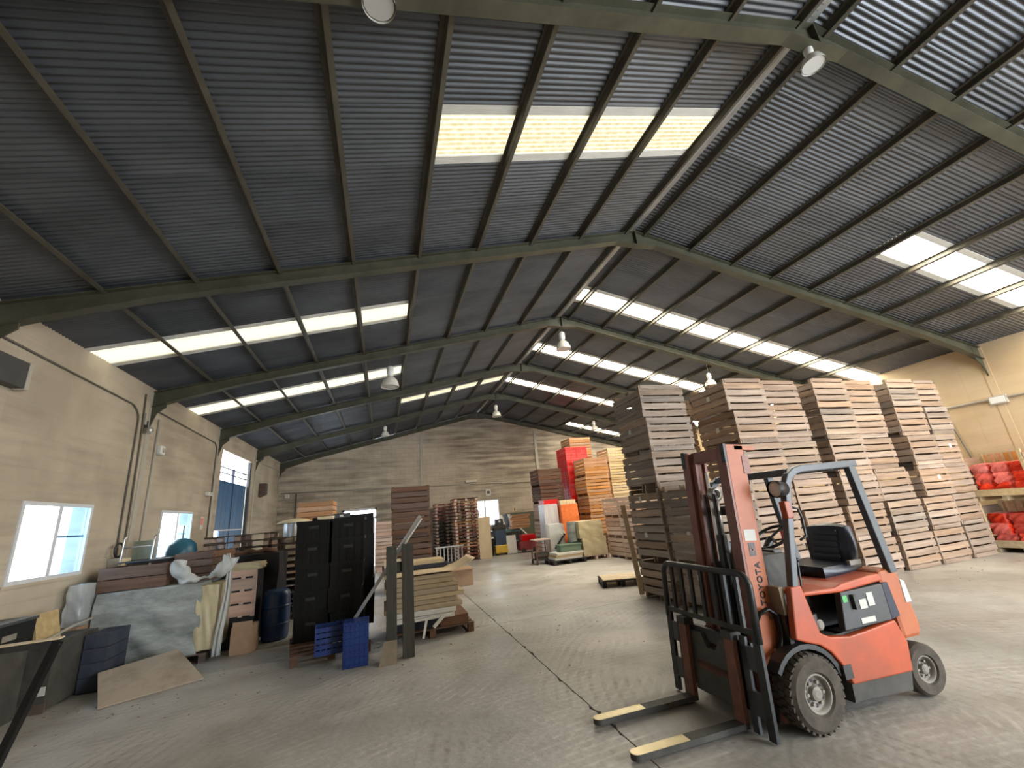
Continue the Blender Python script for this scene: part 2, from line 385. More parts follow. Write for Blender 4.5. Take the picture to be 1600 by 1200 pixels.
def build_floor():
    fl = struct('floor', 'dusty grey concrete floor with tyre marks')
    xs = [XL-.3, 1.795, XW+.3]; ys = [YF-.3, 7.58, 14.9, YB+.3]
    for i in range(2):
        for j in range(3):
            g = .004; x0, x1, y0, y1 = xs[i]+g, xs[i+1]-g, ys[j]+g, ys[j+1]-g
            def chip(): return R.uniform(0, .004) if R.random() > .12 else R.uniform(.008, .035)
            def run(a, b, n): return [a+(b-a)*(q+R.uniform(-.4, .4))/n for q in range(1, n)]
            poly = [(x0, y0)]+[(q, y0+(chip() if j else 0)) for q in run(x0, x1, 150)]+[(x1, y0)]
            poly += [(x1-(0 if i else chip()), q) for q in run(y0, y1, 200)]+[(x1, y1)]+[(q, y1-chip()) for q in run(x1, x0, 150)]+[(x0, y1)]+[(x0+(chip() if i else 0), q) for q in run(y1, y0, 200)]
            MB().prism(poly[::-1], 'z', -.15, 0).build('floor_slab', 'floor', fl)
    MB().box(xs[0], xs[2], ys[0], ys[3], -.2, -.03).build('joint_bed', 'earth', fl)
build_floor()

def wall_with_holes(name, m, plane, a0, a1, z0, ztop, holes, thick, sign, label):
    """plane: ('x', X) or ('y', Y); the wall runs along the other axis from a0 to a1; ztop(a) gives its height"""
    w_ = struct(name, label); mb = MB()
    cuts = sorted({a0, a1, *[h[0] for h in holes], *[h[1] for h in holes]} | ({XR} if plane[0] == 'y' else set()))
    ax, P = plane
    for c0, c1 in zip(cuts, cuts[1:]):
        hs = sorted([h for h in holes if h[0] <= c0+1e-6 and h[1] >= c1-1e-6], key=lambda h: h[2]); z = z0
        segs = []
        for h in hs: segs.append((z, z, h[2], h[2])); z = h[3]
        segs.append((z, z, ztop(c0), ztop(c1)))
        for (za, zb, zc, zd) in segs:
            q0, q1 = (P, P+sign*thick)
            pts = []
            for q in (q0, q1):
                for (a, z_) in ((c0, za), (c1, zb), (c1, zd), (c0, zc)): pts.append((q, a, z_) if ax == 'x' else (a, q, z_))
            mb.add(pts, [(0,1,2,3),(7,6,5,4),(0,4,5,1),(1,5,6,2),(2,6,7,3),(3,7,4,0)])
    mb.build('wall_panel', m, w_); return w_
WIN = [(6.92, 8.32, 1.41, 2.40), (10.52, 12.05, 1.41, 2.38)]
DOOR = (13.55, 16.45, 0, 4.10)
wl = wall_with_holes('wall_left', 'wall_render', ('x', XL), YF, YB, 0, lambda a: 4.645, WIN+[DOOR], .25, -1, 'rendered beige left wall')
wall_with_holes('wall_right', 'wall_warm', ('x', XW), YF, YB, 0, lambda a: 4.605, [], .25, 1, 'warm beige right wall')
BWIN = [(3.93, 5.32, 1.17, 2.37), (-1.74, -.30, 0, 2.42)]
wb = wall_with_holes('wall_back', 'wall_block', ('y', YB), XL-.25, XW+.25, 0, lambda a: zroof(a)-.05, BWIN, .25, 1, 'stained concrete block gable wall at the back')
wall_with_holes('wall_front', 'wall_block', ('y', YF), XL-.25, XW+.25, 0, lambda a: zroof(a)-.05, [(6.2, 12.4, 0, 4.1)], .25, -1, 'block wall with the open gate behind the camera')
# thin ledges: the upper ring beam above the rendered panels

# --- roof: sheets, skylights, purlins
PUR = [.22, 1.21, 2.18, 3.13, 4.09, 5.05, 6.02, 6.99, 7.95]
SKY_L = [(3.27, 4.06, 5, 9), (7.40, 8.18, -1, 5), (10.95, 11.78, -1, 5), (14.45, 15.15, 5, 9), (-.55, .25, -1, 5), (-4.2, -3.4, 5, 9)]
SKY_R = [(3.85, 4.62, -1, 5), (7.98, 8.72, -1, 9), (11.35, 12.1, -1, 9), (14.75, 15.45, -1, 9), (18.8, 19.5, -1, 5), (-.9, -.1, -1, 5), (-4.2, -3.4, -1, 9)]
def build_roof(side):
    root = struct('ceiling', 'dark corrugated roof slope on the %s' % ('left' if side < 0 else 'right'))
    edges = [0]+PUR[1:]+[9.12]                    # distances from the ridge
    sky = SKY_L if side < 0 else SKY_R
    marks = sorted([YF-.2, YB+.2]+[y for s in sky for y in s[:2]])
    ivs = []
    for a, b in zip(marks, marks[1:]):
        if any(abs(a-s[0]) < 1e-6 for s in sky): ivs.append((a, b, [s for s in sky if abs(a-s[0]) < 1e-6][0])); continue
        n = max(1, round((b-a)/.88)); 
        for i in range(n): ivs.append((a+(b-a)*i/n, a+(b-a)*(i+1)/n, None))
    cache = {}
    def sheet_mesh(dx, dy, m):
        key = (round(dx, 2), round(dy, 2), m)
        if key not in cache:
            n = max(8, round(dy/.064)); seg = 6; vs = []; fs = []
            for i in range(n*seg+1):
                y = dy*i/(n*seg); z = .011*math.cos(2*PI*i/seg)
                vs += [(0, y, z), (side*(dx+.03), y, z-K*(dx+.03))]
            for i in range(n*seg): fs.append((2*i, 2*i+1, 2*i+3, 2*i+2))
            mb = MB(); mb.add(vs, fs); cache[key] = mb.mesh('roof_sheet', m, smooth=True)
        return cache[key]
    nb = len(edges)-1
    for (a, b, s) in ivs:
        for k in range(nb):
            e0, e1 = edges[k], edges[k+1]; dx = e1-e0
            x = XR+side*e0; z = ZR-K*e0
            bays = None
            if s: bays = nb-1-k                    # bay index counted from the eave
            lit = s is not None and s[2] < bays+.5 and bays < s[3]+0
            if lit:
                g = .12
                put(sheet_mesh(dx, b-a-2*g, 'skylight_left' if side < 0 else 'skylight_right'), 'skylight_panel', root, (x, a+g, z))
                for y_ in (a, b-g): put(sheet_mesh(dx, g, 'sheet_edge'), 'skylight_edge', root, (x, y_, z-.002))
            else:
                put(sheet_mesh(dx, b-a+.02, 'roof'), 'roof_sheet', root, (x, a, z+R.uniform(-.004, .004)), (R.uniform(-.003, .003), 0, 0))
    # purlins: one rolled section per line
    for d in PUR:
        x = XR+side*d; z = ZR-K*d-.012
        mb = MB(); mb.box(-.004, .004, YF, YB, -.085, 0); mb.box(-.0, .05, YF, YB, -.091, -.085); mb.box(-.045, 0, YF, YB, -.006, 0)
        mb.build('purlin', 'purlin', root, loc=(x, 0, z), rot=(0, side*math.atan(K), 0))
    if side < 0:
        MB().add([(XR-.075, YF, ZR-.03), (XR, YF, ZR-.012), (XR, YB, ZR-.012), (XR-.075, YB, ZR-.03)], [(0,1,2,3)]).add(
            [(XR+.05, YF, ZR-.026), (XR, YF, ZR-.012), (XR, YB, ZR-.012), (XR+.05, YB, ZR-.026)], [(3,2,1,0)]).build('ridge_flashing', 'galv', root)
build_roof(-1); build_roof(1)

# --- portal frames
def build_frame(i, y):
    f = struct('trim_%d' % (i+1), 'olive steel portal frame')
    last = i == len(FY)-1
    tw, fwid, ft = .012, .14, .012
    yy = y-.09 if last else y
    for side, xe in ((-1, XL), (1, XW)):
        xe2 = xe-side*.02
        def P(d, off): return (XR+side*d, zroof(XR+side*d)-off)
        D = abs(xe2-XR)
        top = [P(0, .075), P(D, .075)]
        bot = [P(D, .37), P(D-.42, .325), P(D-1.5, .255), P(.42, .255), (XR, ZR-.375)]
        poly = top+bot
        if side > 0: poly = poly[::-1]
        MB().prism(poly, 'y', yy-tw/2, yy+tw/2).build('rafter_web', 'steel_green', f)
        def flange(pts, nm):
            mb = MB(); vs = []
            for (x, z) in pts:
                vs += [(x, yy-fwid/2, z), (x, yy+fwid/2, z), (x, yy+fwid/2, z-ft), (x, yy-fwid/2, z-ft)]
            fs = []
            for q in range(len(pts)-1):
                a = 4*q
                for e in range(4): fs.append((a+e, a+(e+1) % 4, a+4+(e+1) % 4, a+4+e))
            fs += [(0,1,2,3), (a+7, a+6, a+5, a+4)]
            mb.add(vs, fs).build(nm, 'steel_green', f)
        flange(top, 'top_flange'); flange(bot, 'bottom_flange')
        # column with its haunch, let into the wall
        z1 = zroof(xe2)-.08
        c = MB(); c.box(min(xe, xe-side*.012), max(xe, xe-side*.012), yy-fwid/2, yy+fwid/2, 0, z1); c.build('column', 'pvc_grey' if side < 0 else 'wall_warm', f)
        hp = [(xe, z1-.75), (xe-side*.10, z1-.42), (xe-side*.24, z1-.30), (xe-side*.24, z1), (xe, z1)]
        if side < 0: hp = hp[::-1]
        MB().prism(hp, 'y', yy-.012, yy+.012).build('haunch', 'steel_green', f)
    MB().box(XR-.006, XR+.006, yy-fwid/2, yy+fwid/2, ZR-.38, ZR-.08).build('ridge_plate', 'steel_green', f)
for i, y in enumerate(FY): build_frame(i, y)
# back wall steel posts
for i, x in enumerate((1.70, 7.50)):
    t = struct('trim_%d' % (9+i), 'slim steel post on the back wall')
    MB().box(x-.07, x+.07, YB-.03, YB, 0, zroof(x)-.35).build('post', 'pvc_grey', t)

# --- windows and doors
def window(n, plane, a0, a1, z0, z1, label, split=True, m2='glass_blue', bar=None):
    w_ = struct('window_%d' % n, label); ax, P, s = plane
    def bx(nm, m, a, b, c, d, t0, t1):
        q0, q1 = sorted((P+s*t0, P+s*t1)); mb = MB()
        mb.box(q0, q1, a, b, c, d) if ax == 'x' else mb.box(a, b, q0, q1, c, d)
        return mb.build(nm, m, w_)
    t = .05
    bx('frame_rail', 'white_frame', a0, a1, z1-t, z1, -.06, .015); bx('frame_rail', 'white_frame', a0, a1, z0, z0+t, -.06, .015)
    bx('frame_stile', 'white_frame', a0, a0+t, z0+t, z1-t, -.06, .015); bx('frame_stile', 'white_frame', a1-t, a1, z0+t, z1-t, -.06, .015)
    mid = (a0+a1)/2
    if split: bx('mullion', 'white_frame', mid-.035, mid+.035, z0+t, z1-t, -.05, .012)
    bx('pane', 'glass', a0+t, mid, z0+t, z1-t, -.04, -.034); bx('pane', m2, mid, a1-t, z0+t, z1-t, -.03, -.024)
    if bar: bx('glazing_bar', 'white_frame', mid+.035, a1-t, bar-.012, bar+.012, -.05, -.03)
    bx('window_sill', 'wall_render', a0-.03, a1+.03, z0-.04, z0, -.06, .02)
window(1, ('x', XL, 1), *WIN[0], 'sliding aluminium window nearest the camera, left wall', bar=1.95)
window(2, ('x', XL, 1), *WIN[1], 'sliding aluminium window behind the blue tank, left wall')
window(3, ('y', YB, -1), *BWIN[0], 'overexposed window in the back wall', m2='glass')
def back_door():
    d = struct('door_2', 'pale blue framed door standing open to daylight, back wall')
    a0, a1, z1 = -1.74, -.30, 2.42
    for nm, a, b, c, e in (('frame_stile', a0, a0+.08, 0, z1), ('frame_stile', a1-.08, a1, 0, z1), ('frame_rail', a0, a1, z1-.08, z1), ('transom', a0, a1, 1.98, 2.05)):
        MB().box(a, b, YB-.02, YB+.08, c, e).build(nm, 'white_frame', d)
    MB().box(a1-.30, a1-.09, YB+.02, YB+.05, .03, 1.98).build('door_leaf', 'white_frame', d)
    MB().box(a0+.08, a1-.08, YB+.05, YB+.055, 2.05, 2.34).build('pane', 'glass', d)
back_door()
def sliding_door():
    d = struct('door_1', 'tall blue sheet metal sliding door with daylight above it')
    a0, a1 = DOOR[0]+.02, DOOR[1]-.14
    n = 8; 
    for i in range(n):
        b0 = a0+(a1-a0)*i/n; b1 = a0+(a1-a0)*(i+1)/n
        if i < 2: MB().box(XL-.14, XL-.10, b0+.006, b1-.006, 1.95, 3.30).build('door_panel', 'blue_door', d)
        else:
            MB().box(XL-.14, XL-.10, b0+.006, b1-.006, .05, 1.93).build('door_panel', 'blue_door', d)
            MB().box(XL-.14, XL-.10, b0+.006, b1-.006, 1.95, 3.30).build('door_panel', 'blue_door', d)
    MB().box(XL-.15, XL-.09, a0, a1, 1.925, 1.955).build('cross_rail', 'white_frame', d)
    mid = (a0+a1)/2+.1
    MB().box(XL-.16, XL-.09, mid-.02, mid+.02, 0, 3.72).build('centre_stile', 'navy', d)
    MB().box(XL-.15, XL-.09, a0, a1, 3.50, 3.525).build('top_rail', 'dark_grey', d)
    MB().box(XL-.15, XL-.09, a0, a1, 3.66, 3.685).build('top_rail', 'dark_grey', d)
    MB().box(XL-.09, XL-.02, DOOR[1]-.12, DOOR[1], 0, 4.08).build('jamb', 'dark_grey', d)
sliding_door()

# --- conduits, cables, boxes on the walls
def cable(name, pts, r, m, label, cat='cable'):
    # round the corners of the run
    P = [Vector(p) for p in pts]; out = [P[0]]
    for a, b, c in zip(P, P[1:], P[2:]):
        for t in (.0, .5, 1.):
            p0 = b+(a-b).normalized()*min(.1, (a-b).length*.4); p1 = b+(c-b).normalized()*min(.1, (c-b).length*.4)
            out.append(p0.lerp(b, t).lerp(b.lerp(p1, t), t))
    out.append(P[-1])
    return single(MB().tube(out, r, 7), name, m, label, cat, smooth=True)
xc = XL+.02
cable('wall_cable', [(xc, 5.0, 4.25), (xc, 8.9, 4.16), (xc, 9.1, 4.02), (xc, 9.12, 1.9), (xc, 9.15, 1.58)], .014, 'cable', 'dark cable along top of left wall dropping beside the electrical cabinet')
cable('wall_cable', [(xc, 9.22, 4.45), (xc, 9.28, 3.7), (xc, 9.33, 2.3), (xc, 9.33, 1.7)], .014, 'cable', 'dark cable running down against the column by the nearest window')
cable('wall_cable', [(xc, 9.8, 4.24), (xc, 12.9, 4.16), (xc, 13.02, 4.05), (xc, 13.02, 1.3)], .014, 'cable', 'dark cable above the second window turning down before the blue door')
cable('pipe', [(xc, 9.85, 4.1), (xc, 9.85, .4)], .025, 'pvc_grey', 'grey pipe down the left wall just past the column', 'pipe')
cable('pipe', [(xc+.01, 16.6, 4.2), (xc+.01, 20.2, 4.25), (xc+.01, 20.35, 3.3)], .022, 'pvc_grey', 'grey conduit along the last left wall bay into the corner', 'pipe')
cable('pipe', [(-4.2, YB-.04, 3.3), (1.6, YB-.03, 3.22), (13.4, YB-.03, 2.95)], .025, 'pvc_grey', 'long conduit running across the back block wall', 'pipe')
cable('pipe', [(-3.6, YB-.03, 3.27), (-3.6, YB-.03, 1.2)], .022, 'cable', 'dark drop pipe on back wall left of the open door', 'pipe')
cable('wall_conduit', [(XW-.03, 10.0, 3.32), (XW-.03, -4.5, 3.16)], .03, 'pvc_grey', 'horizontal grey conduit along the right wall', 'conduit')
cable('wall_cable', [(XW-.03, 7.4, 3.28), (XW-.03, 6.9, 3.05), (XW-.03, 6.75, 2.1), (XW-.03, 6.7, 1.2)], .014, 'cable', 'thin cable drooping below the conduit on the right wall')
b_ = thing('junction_box', 'grey junction box where the right wall conduit crosses the column', 'junction box', (XW-.035, 5.87, 3.14))
MB().box(-.03, .03, -.16, .16, 0, .20).build('body', 'pvc_grey', b_, bevel=.01); MB().box(-.04, -.03, -.13, .13, .03, .17).build('lid', 'white_plastic', b_)
b_ = thing('electrical_cabinet', 'grey electrical cabinet on the left wall below looped cable', 'electrical box', (XL+.10, 9.12, 1.17))
MB().box(-.10, .06, -.17, .17, 0, .40).build('body', 'pvc_grey', b_, bevel=.01); MB().box(.06, .075, -.15, .15, .02, .38).build('door', 'straw', b_)
MB().box(.075, .078, -.06, .10, .06, .16).build('rating_plate', 'paper', b_)
MB().tube([(0, -.1+.13*math.cos(t*.5)*.9, .52+.11*math.sin(t*.5)) for t in range(13)], .018, 7).build('cable_loop', 'black_metal', b_, smooth=True)
b_ = thing('floodlight', 'small chrome floodlight clamped to the first left column', 'floodlight', (XL+.06, 9.36, 3.78))
MB().lathe([(.001, -.06), (.05, -.06), (.065, .04), (.06, .06), (.001, .06)], (.02, 0, 0), 'x', 16).build('reflector', 'alu', b_, smooth=True)
MB().box(-.05, .0, -.02, .02, -.03, .18).build('bracket', 'dark_grey', b_); MB().box(-.05, -.01, -.09, -.03, .1, .32).build('ballast_box', 'pvc_grey', b_)
b_ = thing('siren_box', 'white alarm box under the left column haunch', 'alarm box', (XL+.04, 10.02, 3.42))
MB().box(-.035, .05, -.09, .09, 0, .18).build('body', 'white_plastic', b_, bevel=.02); MB().lathe([(.05, 0), (.035, .02), (.001, .025)], (.05, 0, .09), 'x', 12).build('grille', 'pvc_grey', b_)
b_ = thing('wall_lamp', 'slim white emergency lamp beside the blue door column', 'lamp', (XL+.04, 12.75, 2.78))
MB().box(-.035, .06, -.14, .14, 0, .09).build('body', 'white_plastic', b_, bevel=.015); MB().box(.06, .075, -.10, .10, .02, .07).build('diffuser', 'lamp_glass', b_)
b_ = thing('safety_sign', 'small red and white sign beside the second window', 'sign', (XL+.012, 12.62, 1.98))
MB().box(-.008, 0, -.09, .09, 0, .30).build('plate', 'paper', b_); MB().box(0, .003, -.06, .06, .10, .26).build('symbol', 'red_plastic', b_)
b_ = thing('concrete_corbel', 'dark rectangular duct end sticking out of the left wall', 'duct', (XL+.0, 6.1, 3.68))
MB().box(.002, .13, -.75, .22, 0, .32).build('duct', 'dark_grey', b_); MB().box(.002, .14, .22, .29, -.02, .34).build('mortar_collar', 'pvc_grey', b_, bevel=.02)
b_ = thing('wall_box', 'brown loudspeaker box high on the last left wall bay', 'wall box', (XL+.06, 17.6, 3.0))
MB().prism([(-.05, 0), (.16, .10), (.16, .48), (-.05, .48)], 'y', -.16, .16).build('body', 'wood_brown', b_); MB().box(.16, .17, -.13, .13, .14, .44).build('front', 'dark_grey', b_)
for nm, lab, x, z, sx, sz, kind in (('safety_sign', 'white sign with dark pictogram above the back window', 4.83, 2.55, .26, .32, 0), ('safety_sign', 'white triangular hazard sign right of back window', 6.06, 1.72, .26, .26, 1)):
    b_ = thing(nm, lab, 'sign', (x, YB-.012, z))
    if kind == 0:
        MB().box(-sx/2, sx/2, -.006, .008, 0, sz).build('plate', 'paper', b_); MB().lathe([(.001, -.004), (.075, -.004), (.075, .001)], (0, -.007, sz*.52), 'y', 16).build('symbol', 'dark_grey', b_)
    else:
        MB().prism([(-sx/2, 0), (sx/2, 0), (0, sz)], 'y', -.006, .008).build('plate', 'straw', b_); MB().box(-.015, .015, -.009, -.006, .05, .17).build('symbol', 'dark_grey', b_)
b_ = thing('emergency_light', 'small white emergency light on back wall conduit', 'lamp', (4.0, YB-.02, 3.24))
MB().box(-.26, .26, -.07, .015, 0, .11).build('body', 'straw', b_, bevel=.01); MB().box(-.22, .22, -.085, -.07, .02, .09).build('diffuser', 'lamp_glass', b_)
b_ = thing('junction_box', 'small white box in the back left corner', 'junction box', (-3.95, YB-.02, 3.1))
MB().box(-.08, .08, -.05, .018, 0, .14).build('body', 'white_plastic', b_); MB().box(-.06, .06, -.055, -.05, .02, .12).build('lid', 'paper', b_)

# --- hanging bell lamps
def bell_lamp(x, y, z, s, top, label):
    t = thing('bell_lamp', label, 'ceiling lamp', (x, y, z), 0, 'hanging bell lamps')
    MB().lathe([(.19*s, 0), (.185*s, .05*s), (.15*s, .15*s), (.085*s, .22*s), (.05*s, .25*s)], (0,0,0), 'z', 20).build('shade', 'lamp_glass', t, smooth=True)
    MB().lathe([(.001, .012), (.17*s, .012), (.17*s, .02), (.001, .02)], (0,0,0), 'z', 20).build('lens', 'lens', t)
    MB().lathe([(.05*s, .25*s), (.075*s, .30*s), (.075*s, .44*s), (.03*s, .48*s), (.001, .48*s)], (0,0,0), 'z', 16).build('gear_housing', 'white_plastic', t, smooth=True)
    MB().cyl((0,0,.46*s), (0,0,top-z), .008, n=6).build('suspension_rod', 'dark_grey', t)
bell_lamp(4.50, 2.24, 6.12, .62, ZR-.43, 'bell lamp at the nearest ridge frame, seen from below')
bell_lamp(-.04, 2.21, 5.30, .62, zroof(-.05)-.3, 'bell lamp at the top edge of the photo, left slope')
bell_lamp(4.55, 9.52, 5.72, 1.05, ZR-.43, 'bell lamp hanging under the ridge of the third frame')
bell_lamp(.13, 9.52, 4.68, 1.05, zroof(.13)-.3, 'bell lamp hanging from the left rafter of the third frame')
bell_lamp(4.55, 16.83, 5.62, 1.05, ZR-.43, 'bell lamp hanging farthest back under the ridge')
bell_lamp(.04, 16.83, 4.95, .8, zroof(.04)-.3, 'small far bell lamp on the left slope near the gable')
bell_lamp(9.05, 9.52, 4.72, .8, zroof(9.05)-.3, 'bell lamp just above the near crate stacks')
bell_lamp(9.05, 16.83, 4.90, .9, zroof(9.05)-.3, 'far bell lamp on right slope beside the lit roof panels')
mat('yellow_worn', (.42, .33, .16), (.58, .48, .26), .35, .3, scale=6)
# ------------------------------------------------------------------ forklift
def xf(mb, M):
    mb.v = [tuple(M @ Vector(p)) for p in mb.v]; return mb
def strip_xz(path, wd, y0, y1):
    """a bent flat bar: a path in the x-z plane with width wd, extruded from y0 to y1"""
    L_, R_ = [], []
    for i, p in enumerate(path):
        a = Vector(path[max(i-1, 0)]); b = Vector(path[min(i+1, len(path)-1)]); d = (b-a).normalized(); n = Vector((-d.y, d.x))
        L_.append(tuple(Vector(p)+n*wd/2)); R_.append(tuple(Vector(p)-n*wd/2))
    return MB().prism(L_+R_[::-1], 'y', y0, y1)
def text_mesh(txt, size, M, m, depth=.004):
    cu = bpy.data.curves.new('lettering', 'FONT'); cu.body = txt; cu.size = size; cu.extrude = depth; cu.offset = size*.012; cu.resolution_u = 3
    cu.space_character = 1.12
    o = bpy.data.objects.new('lettering', cu); COL.objects.link(o); dg = bpy.context.evaluated_depsgraph_get(); dg.update()
    me = bpy.data.meshes.new_from_object(o.evaluated_get(dg)); bpy.data.objects.remove(o); bpy.data.curves.remove(cu)
    me.transform(M); me.materials.clear(); me.materials.append(MATS[m]); me.name = 'lettering'; return me
def forklift():
    ox, oy = 3.65, 3.42; O = (-ox, -oy, 0)
    t = thing('forklift', 'orange counterbalance forklift with black overhead guard parked before the crate wall', 'forklift', (ox, oy, 0))
    def B(mb, name, m, parent=t, **k): return mb.build(name, m, parent, loc=O if parent is t else None, **k)
    # wheels
    def wheel(cx, y_out, R_, wd, name, s, lugs, rz=0):
        prof = [(R_*.50, .02), (R_*.56, 0), (R_*.86, -.004), (R_*.95, .018), (R_*.965, wd*.3), (R_*.965, wd*.7), (R_*.95, wd-.018), (R_*.86, wd), (R_*.50, wd-.01)]
        mb = MB().lathe([(r, h*s) for r, h in prof], (0,0,0), 'y', 40)
        if lugs:
            for i in range(lugs):
                a = 2*PI*i/lugs
                for k, (h, da) in enumerate(((.22, 0), (.5, .5), (.78, 0))):
                    aa = a+da*2*PI/lugs
                    M = Matrix.Rotation(aa, 4, 'Y') @ Matrix.Translation((R_*.97, s*wd*h, 0)) @ Matrix.Rotation(.25*(k-1), 4, 'X')
                    mb.box(-.014, R_*.03, -wd*.13, wd*.13, -R_*2*PI/lugs*.33, R_*2*PI/lugs*.33, M)
        o = mb.build(name, 'rubber', t, loc=(cx-ox, y_out-oy, R_), rot=(0,0,rz), smooth=False)
        rim = MB().lathe([(R_*.52, .035*s), (R_*.50, .012*s), (R_*.46, .012*s), (R_*.43, .04*s), (R_*.40, .05*s), (.001, .05*s)], (0,0,0), 'y', 32).build('rim', 'hub_grey', o, smooth=True)
        h = MB().lathe([(R_*.20, .05*s), (R_*.18, .02*s), (R_*.1, .012*s), (.001, .012*s)], (0,0,0), 'y', 20)
        for i in range(6):
            a = 2*PI*i/6; h.cyl((R_*.29*math.cos(a), .052*s, R_*.29*math.sin(a)), (R_*.29*math.cos(a), .03*s, R_*.29*math.sin(a)), R_*.05, n=8)
        h.build('hub', 'hub_grey', o)
        v = MB()
        for i in range(6):
            a = 2*PI*(i+.5)/6; v.cyl((R_*.31*math.cos(a), .05*s, R_*.31*math.sin(a)), (R_*.31*math.cos(a), .047*s, R_*.31*math.sin(a)), R_*.055, n=8)
        v.build('vent_hole', 'black_metal', o)
        return o
    wheel(3.08, 2.89, .26, .19, 'front_wheel', 1, 30); wheel(3.08, 3.95, .26, .19, 'front_wheel', -1, 30)
    wheel(4.31, 2.93, .20, .14, 'rear_wheel', 1, 0, -.06); wheel(4.31, 3.91, .20, .14, 'rear_wheel', -1, 0, -.06)
    B(MB().cyl((3.08, 3.0, .26), (3.08, 3.84, .26), .07), 'front_axle', 'black_metal'); B(MB().bar((4.31, 3.0, .2), (4.31, 3.84, .2), .1, .1), 'rear_axle', 'black_metal')
    # body
    side = [(3.02,.62),(3.09,.98),(3.20,.98),(3.275,.63),(3.36,.59),(3.56,.565),(3.75,.575),(4.10,.605),(4.17,.43),(4.13,.225),(3.47,.245),(3.445,.30),(3.40,.40),(3.33,.49),(3.24,.55),(3.12,.585)]
    B(MB().prism(side[::-1], 'y', 2.92, 2.98), 'side_panel', 'orange_paint', bevel=.012)
    B(MB().prism(side[::-1], 'y', 3.86, 3.92), 'side_panel', 'orange_paint', bevel=.012)
    B(MB().box(3.40, 3.485, 2.916, 2.93, .29, .385), 'step_hole', 'black_metal')
    for y0, y1 in ((2.94, 2.985), (3.855, 3.90)):
        B(MB().prism([(3.46,.13),(3.47,.25),(4.14,.23),(4.09,.095)], 'y', y0, y1), 'skirt', 'dusty_black')
        arch = []
        for i in range(11): a = math.radians(12+i*13.5); arch.append((3.08+.325*math.cos(a), .26+.30*math.sin(a)))
        B(strip_xz(arch, .035, y0, y1+.06), 'fender', 'black_metal')
    B(MB().box(3.04, 4.30, 3.10, 3.74, .12, .58), 'chassis', 'dusty_black'); B(MB().box(3.50, 4.20, 2.98, 3.86, .10, .58), 'battery_bay', 'dusty_black')
    B(MB().prism([(3.545,.60),(3.60,.875),(4.09,.885),(4.09,.605)][::-1], 'y', 2.93, 2.99), 'side_cover', 'dark_grey', bevel=.008)
    B(MB().prism([(3.545,.60),(3.60,.875),(4.09,.885),(4.09,.605)][::-1], 'y', 3.85, 3.91), 'side_cover', 'dark_grey', bevel=.008)
    B(MB().prism([(4.095,.605),(4.095,.885),(4.17,.885),(4.20,.62)][::-1], 'y', 2.935, 3.905), 'rear_panel', 'navy', bevel=.006)
    B(MB().box(3.24, 4.10, 3.16, 3.70, .58, .87), 'battery_box', 'black_metal')
    B(MB().box(3.24, 3.56, 2.97, 3.16, .55, .58), 'step_plate', 'dusty_black')
    B(MB().cyl((3.34, 3.04, .62), (3.34, 3.04, .74), .05), 'foot_valve', 'black_metal'); B(MB().lathe([(.04, 0), (.025, -.01), (.001, -.012)], (3.37, 2.99, .66), 'y', 14), 'cap', 'hub_grey')
    B(MB().prism([(3.20,.895),(3.21,.925),(3.56,.915),(3.66,.935),(4.10,.965),(4.13,.90),(3.62,.872)][::-1], 'y', 2.94, 3.90), 'hood', 'orange_paint', bevel=.015)
    B(MB().prism([(4.10,.90),(4.12,.975),(4.26,.985),(4.36,.93),(4.40,.74),(4.43,.52),(4.40,.43),(4.18,.43),(4.17,.62)][::-1], 'y', 2.95, 3.89), 'counterweight', 'orange_mast', bevel=.035)
    for y in (2.944, 3.862): B(MB().prism([(4.33,.70),(4.335,.89),(4.385,.87),(4.405,.70)][::-1], 'y', y, y+.034), 'tail_lamp', 'lens', bevel=.006)
    # paper labels and sticker
    for (x0, x1, z0, z1, m, nm) in ((3.60, 3.65, .80, .85, 'sticker_green', 'inspection_sticker'), (3.77, 3.85, .73, .80, 'paper', 'paper_label'), (3.87, 3.94, .74, .84, 'paper', 'paper_label'), (3.74, 3.90, .625, .665, 'paper', 'paper_label')):
        B(MB().box(x0, x1, 2.926, 2.931, z0, z1), nm, m)
    B(MB().box(3.69, 3.72, 2.90, 2.93, .74, .85), 'latch', 'black_metal')
    # cab front
    B(MB().box(3.03, 3.07, 2.98, 3.86, .78, .98), 'toe_board', 'floorplate'); B(MB().box(3.03, 3.07, 2.99, 3.85, .30, .78), 'bulkhead', 'black_metal')
    B(MB().blob(3.12, 3.40, 3.15, 3.72, .86, 1.20, .02, 3, 8, .18), 'dashboard', 'dusty_black', smooth=True); B(MB().box(3.32, 3.42, 3.22, 3.36, 1.14, 1.22), 'instrument_pod', 'dark_grey', bevel=.01)
    B(MB().cyl((3.34, 3.42, 1.08), (3.53, 3.42, 1.285), .035), 'steering_column', 'black_metal')
    n = Vector((-.5, 0, .86)).normalized(); a = Vector((0,1,0)); b = n.cross(a); c = Vector((3.54, 3.42, 1.30))
    sw = B(MB().tube([c+.175*(math.cos(2*PI*i/28)*a+math.sin(2*PI*i/28)*b) for i in range(29)], .014, 8), 'steering_wheel', 'black_plastic', smooth=True)
    sp = MB()
    for k in range(3): sp.tube([c, c+.17*(math.cos(2*PI*k/3+.4)*a+math.sin(2*PI*k/3+.4)*b)], .012, 6)
    sp.build('spoke', 'black_plastic', sw)
    for k in range(3): B(MB().tube([(3.42, 3.12+.05*k, .92), (3.45, 3.12+.05*k, 1.12)], .009, 6).ball((3.45, 3.12+.05*k, 1.13), .02), 'lever', 'black_metal')
    # seat
    B(MB().blob(3.74, 4.22, 3.14, 3.66, .92, 1.03, .015, 5, 8, .2), 'seat_cushion', 'seat_vinyl', smooth=True)
